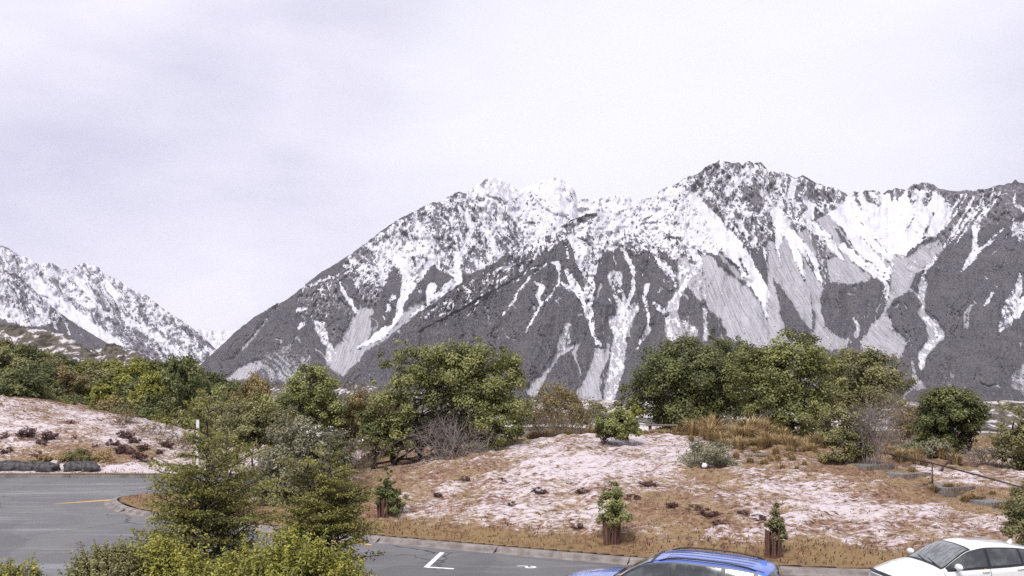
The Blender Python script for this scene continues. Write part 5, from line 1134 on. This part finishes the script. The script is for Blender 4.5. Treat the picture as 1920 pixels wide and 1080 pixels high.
            lathe([(wr_*.66, -.1), (wr_*.95, -.1), (wr_, -.06), (wr_, .06), (wr_*.95, .1), (wr_*.66, .095)], 'tyre', m_tyre, wh)
            lathe([(.02, .05), (.05, .06), (wr_*.2, .05), (wr_*.22, .01), (wr_*.5, -.02), (wr_*.62, .05), (wr_*.68, .09)], 'rim', m_rim, wh)
            a_ = np.linspace(-.25, math.pi+.25, 26); rr2 = wr_+.05; ww = yw+.118
            mb_ = MB(); mb_.tube(np.stack([xw+rr2*np.cos(a_), np.full(26, ww*side), wr_+rr2*np.sin(a_)], 1), .018, 6); link('arch_lip', mb_.mesh('arch_lip'), paint, root)
            mb_ = MB(); mb_.tube(np.array([(xw, (yw-.32)*side, wr_), (xw, (yw-.12)*side, wr_)]), wr_+.03, 24); link('arch_liner', mb_.mesh('arch_liner'), m_black, root)
    # nose: dark strip between the lamps, badge, lower grille, plate
    patch('grille_strip', xf-.012, xf-.075, lambda u: 5.05+0*u, 9, m_black, .007, mirror=True, k=(4, 31))
    a_ = np.linspace(0, 2*math.pi, 20); xb = float(S(np.array(xf), np.array(8.99))[0])
    mb_ = MB(); mb_.tube(np.stack([np.full(20, xb+.045), .062*np.cos(a_), P['zt'][1][0]-.07+.042*np.sin(a_)], 1), .009, 6, False); mb_.tube(np.stack([np.full(20, xb+.047), .024*np.cos(a_), P['zt'][1][0]-.07+.04*np.sin(a_)], 1), .006, 5, False); link('badge', mb_.mesh('badge'), m_chrome, root)
    mb_ = MB(); mb_.box((xb-.02, -.55, .3), (xb+.05, .55, .46)); link('lower_grille', mb_.mesh('lower_grille', False), m_black, root)
    mb_ = MB(); mb_.box((xb+.03, -.2, .47), (xb+.062, .2, .58)); link('number_plate', mb_.mesh('number_plate', False), m_plate, root)
    # wipers and aerial
    for y0 in (.1, .5):
        mb_ = MB(); p = [S(np.array(wx0-.02), np.array(7.4))*0+np.array([wx0+.0, y0, float(f['zt'](np.array(wx0)))+.02]), np.array([wx0-.12, y0-.5, float(f['zt'](np.array(wx0-.12)))+.02])]
        mb_.tube(np.array(p), .008, 5); link('wiper', mb_.mesh('wiper'), m_black, root)
    if rails:
        for side in (1, -1):
            xs_ = np.linspace(P['rail'][0], P['rail'][1], 12); p = S(xs_, np.full(12, 7.25)); p[:, 2] += .055*np.sin(np.linspace(0, math.pi, 12))**.35; p[:, 1] *= side
            mb_ = MB(); mb_.tube(p, .017, 6); link('roof_rail', mb_.mesh('roof_rail'), m_black, root)
            patch('roof_groove', P['rail'][0]+.2, P['rail'][1]-.15, 7.32, 7.46, m_black, .003, side, k=(30, 3))
        for t_ in (8.1, 8.55):
            for side in (1, -1): patch('roof_rib', P['rail'][0]-.1, P['rail'][1]+.1, t_, t_+.14, paint, .012, side, k=(30, 4))
    xa = P['aerial']; p = S(np.array(xa), np.array(8.99)); mb_ = MB()
    mb_.add(np.array([(xa+.08, 0, p[2]-.005), (xa-.09, .03, p[2]-.01), (xa-.09, -.03, p[2]-.01), (xa-.07, 0, p[2]+.075)]), None, [(0, 3, 1), (0, 2, 3), (1, 3, 2)]); link('aerial_fin', mb_.mesh('aerial_fin', False), paint, root)
    return root
PW = dict(zt=([2.14,2.08,1.95,1.5,1.15,1.02,.62,.22,-.25,-.9,-1.5,-1.72,-1.98,-2.1,-2.14],[.70,.76,.81,.91,.97,1.00,1.22,1.405,1.475,1.45,1.36,1.29,1.04,.95,.8]),
          zb=([2.14,2.08,1.95,1.5,1.02,.4,-.6,-1.4,-1.9,-2.14],[.63,.69,.74,.84,.905,.935,.965,1.0,1.0,.76]),
          w=([2.14,2.0,1.7,1.2,.3,-.8,-1.5,-1.95,-2.14],[.70,.79,.85,.875,.88,.88,.87,.82,.74]),
          wr=([2.14,1.95,1.2,1.02,.62,.22,-.25,-1.0,-1.6,-1.9,-2.14],[.55,.66,.72,.71,.655,.60,.585,.575,.57,.62,.62]),
          z0=([2.14,1.9,1.2,-1.4,-1.9,-2.14],[.30,.22,.19,.19,.24,.36]),
          wheels=(1.32,-1.28), wheel_r=.315, ws=(1.0,.20), rs=(-1.55,-1.93), win=((.80,-.13),(-.21,-1.02),(-1.08,-1.45)), seams=(1.02,-.17,-1.1), handles=(.06,-.86), mirror=.72, aerial=-1.3)
PB = dict(zt=([2.28,2.22,2.08,1.6,1.2,1.05,.62,.24,-.3,-1.1,-1.75,-2.0,-2.2,-2.28],[.78,.86,.93,1.02,1.07,1.09,1.36,1.56,1.63,1.61,1.55,1.47,1.05,.9]),
          zb=([2.28,2.2,2.0,1.5,1.05,.4,-.6,-1.5,-2.0,-2.28],[.70,.78,.85,.94,.985,1.02,1.05,1.08,1.06,.84]),
          w=([2.28,2.1,1.8,1.2,.3,-.8,-1.6,-2.1,-2.28],[.72,.82,.88,.905,.91,.91,.90,.85,.78]),
          wr=([2.28,2.0,1.25,1.05,.62,.24,-.3,-1.1,-1.9,-2.28],[.58,.70,.75,.74,.69,.64,.62,.615,.61,.66]),
          z0=([2.28,2.0,1.3,-1.5,-2.0,-2.28],[.36,.27,.24,.24,.30,.42]),
          wheels=(1.40,-1.36), wheel_r=.345, ws=(1.03,.22), rs=(-1.98,-2.18), win=((.82,-.16),(-.25,-1.1),(-1.18,-1.72)), seams=(1.05,-.2,-1.18), handles=(.04,-.92), mirror=.74, aerial=-1.75, rail=(.1,-1.75), chrome=True)
wc = make_car('parked_car', 'white hatchback parked on the asphalt below the bank', PW, car_paint('white_paintwork', (.72, .72, .71), 0., .25), (11.0, 21.75), math.radians(-171))
make_car('parked_car', 'bright blue wagon with roof rails parked on the asphalt', PB, car_paint('blue_paintwork', (.10, .19, .60), .45, .32), (3.5, 19.55), math.radians(180-24), True).scale = (1.12, 1.04, 1.01)
o = MB(); o.box((-.02, .884, .955), (.03, .9, .972)); link('sticker', o.mesh('sticker', False), m_amber, wc)

# ------------------------------------------------------------------ steps, handrail and small things
m_timber = bark_mat('weathered_timber', (.10, .075, .06), (.22, .18, .155)); m_gravel = mat('gravel', (.2, .2, .2), .9); n = NT(m_gravel); q = n.pos(); k = n.noise(q, 22., 3, .7); k2 = n.noise(q, 3., 3, .5)
c = n.mix(n.mrange(k, .35, .65), (.10, .10, .10), (.26, .255, .25)); n.link(n.mix(n.math('MULTIPLY', n.mrange(k2, .5, .7), .4), c, (.22, .16, .1)), n.b.inputs['Base Color']); n.bump(k, .6, .02)
sp_ = [hit(*p) for p in ((1625,873),(1690,889),(1768,914),(1850,940),(1905,962))]
st_ = thing('garden_steps', 'gravel-filled timber steps leading down the bank under the handrail', 'steps', sp_[2])
for i, (x, y, z) in enumerate(sp_):
    x, y, z = x-sp_[2][0], y-sp_[2][1], z-sp_[2][2]; rot = math.radians(-62)
    mb = MB(); mb.box((-.62, -.62, -.28), (.62, .62, .07), rot, (x, y, z)); tr = link('tread', mb.mesh('tread', False), m_gravel, st_)
    mb = MB(); mb.box((.624, -.72, -.3), (.76, .72, .10), rot, (x, y, z)); link('riser_board', mb.mesh('riser_board', False), m_timber, tr)
RL = [(1530,813,42.),(1600,833,38.4),(1660,850,35.4),(1748,868.5,32.),(1830,890,30.1),(1925,916,28.2)]
rp_ = np.array([(ux(a, y), y, uz(b, y)) for a, b, y in RL]); m_iron = mat('dark_iron', (.028, .024, .026), .6)
hr = thing('handrail', 'thin dark metal handrail sloping down beside the steps', 'handrail', (rp_[3][0], rp_[3][1], float(T(rp_[3][0], rp_[3][1]))))
o0 = np.array(hr.location); mb = MB(); mb.tube(rp_-o0, .028, 8); link('rail', mb.mesh('rail'), m_iron, hr)
for i in (0, 3, 5):
    p = rp_[i]; g_ = float(T(p[0], p[1])); mb = MB(); mb.tube(np.array([(p[0], p[1], g_-.2), (p[0], p[1], p[2])])-o0, .026, 8); link('post', mb.mesh('post'), m_iron, hr)
def bench():
    Y = 50.5; x = ux(1242, Y); g_ = float(T(x, Y)); zt = uz(796, Y)
    b = thing('timber_bench', 'low weathered timber bench in the shade of the dark tree', 'bench', (x, Y, g_)); h = zt-g_
    for i in range(3):
        mb = MB(); mb.box((-.86, -.24+i*.165, h-.07), (.86, -.09+i*.165, h)); link('plank', mb.mesh('plank', False), m_timber, b)
    for s in (-.7, .7):
        mb = MB(); mb.box((s-.06, -.2, -.2), (s+.06, .2, h-.072)); link('leg', mb.mesh('leg', False), m_dbark, b)
bench()
x0, y0, z0 = hit(1378, 856); x1, y1, z1 = hit(1442, 856)
lg = MB(); tt = np.linspace(0, 1, 7); lg.tube(np.stack([x0+(x1-x0)*tt-x0, (y1-y0)*tt+.03*np.sin(tt*9), (z1-z0)*tt+.05+0*tt], 1), .085+.012*np.sin(tt*11), 8)
o = link('timber_edging', lg.mesh('timber_edging'), m_timber, None, label='grey weathered log lying along the edge of the tussocks', category='log'); o.location = (x0, y0, z0)
Y = 46.9; x = ux(371, Y); g_ = .16
mp_ = thing('marker_post', 'slender white marker post rising above the layered beech', 'post', (x, Y, g_)); zt = uz(787, Y)-g_
mb = MB(); mb.box((-.07, -.05, -.2), (.07, .05, zt-.06)); link('post_body', mb.mesh('post_body', False), mat('white_post', (.75, .75, .76), .6), mp_)
mb = MB(); mb.box((-.072, -.052, zt-.058), (.072, .052, zt)); link('cap', mb.mesh('cap', False), mat('post_cap', (.62, .62, .64), .6), mp_)
# lump of snow caught in the bush
x, y = ux(1321, 34.2), 34.2; z = uz(873, 34.2)
rg = np.random.default_rng(5); th = np.linspace(0, math.pi, 9); ph = np.linspace(0, 2*math.pi, 14, endpoint=False); A_, B_ = np.meshgrid(ph, th, indexing='ij'); D_ = np.stack([np.sin(B_)*np.cos(A_), np.sin(B_)*np.sin(A_), np.cos(B_)], -1)
r_ = .105*(1+(fbm(D_[..., 0]*2+4, D_[..., 2]*2+D_[..., 1], 3, 4)-.5)*.5); r_[:, 0] = r_[0, 0]; r_[:, -1] = r_[0, -1]; i = np.arange(14)
me = mesh_np('snow_lump', (D_*r_[..., None]).reshape(-1, 3), np.concatenate([np.stack([i*9+j, i*9+j+1, ((i+1) % 14)*9+j+1, ((i+1) % 14)*9+j], 1) for j in range(8)]), True)
o = link('snow_lump', me, mat('clean_snow', (.82, .8, .8), .8), None, label='small round white lump of snow caught in the grey-green bush', category='snow lump'); o.location = (x, y, z)
# fallen branch behind the rail
x, y, z = ux(1772, 34.5), 34.5, float(T(ux(1772, 34.5), 34.5)); rg = np.random.default_rng(8); fb_ = thing('fallen_branch', 'dark forked dead branch sticking up behind the handrail post', 'branch', (x, y, z))
mb = MB(); limb(mb, (-.3, 0, -.05), (.05, 0, .35), .06, .045, rg, 5, .05, 6); limb(mb, (.05, 0, .35), (.42, .05, .82), .045, .015, rg, 5, .06, 5); limb(mb, (-.05, 0, .25), (.5, 0, .2), .035, .012, rg, 5, .08, 5); limb(mb, (.1, 0, .4), (.35, 0, .45), .02, .008, rg, 4, .08, 4); link('wood', mb.mesh('wood'), m_dbark, fb_)
x, y, z = hit(651, 890); pg = thing('marker_peg', 'short white peg with a dark top at the end of the bank', 'peg', (x, y, z))
mb = MB(); mb.box((-.06, -.04, -.1), (.06, .04, .26)); link('peg_body', mb.mesh('peg_body', False), bpy.data.materials['white_post'], pg); mb = MB(); mb.box((-.061, -.041, .262), (.061, .041, .34)); link('peg_top', mb.mesh('peg_top', False), m_black, pg)
HAZE = 0.000024
# ------------------------------------------------------------------ haze in the valley air
hb = MB(); hb.box((-9000, -300, -160), (9000, 15000, 2600))
hz = link('haze', hb.mesh('haze', False), None, None, kind='stuff')
hm = bpy.data.materials.new('haze'); hm.use_nodes = True; t = hm.node_tree; t.nodes.clear()
pv = t.nodes.new('ShaderNodeVolumePrincipled'); pv.inputs['Color'].default_value = (.86, .85, .95, 1); pv.inputs['Density'].default_value = HAZE; pv.inputs['Anisotropy'].default_value = .2
om = t.nodes.new('ShaderNodeOutputMaterial'); t.links.new(pv.outputs[0], om.inputs['Volume']); hz.data.materials.append(hm)
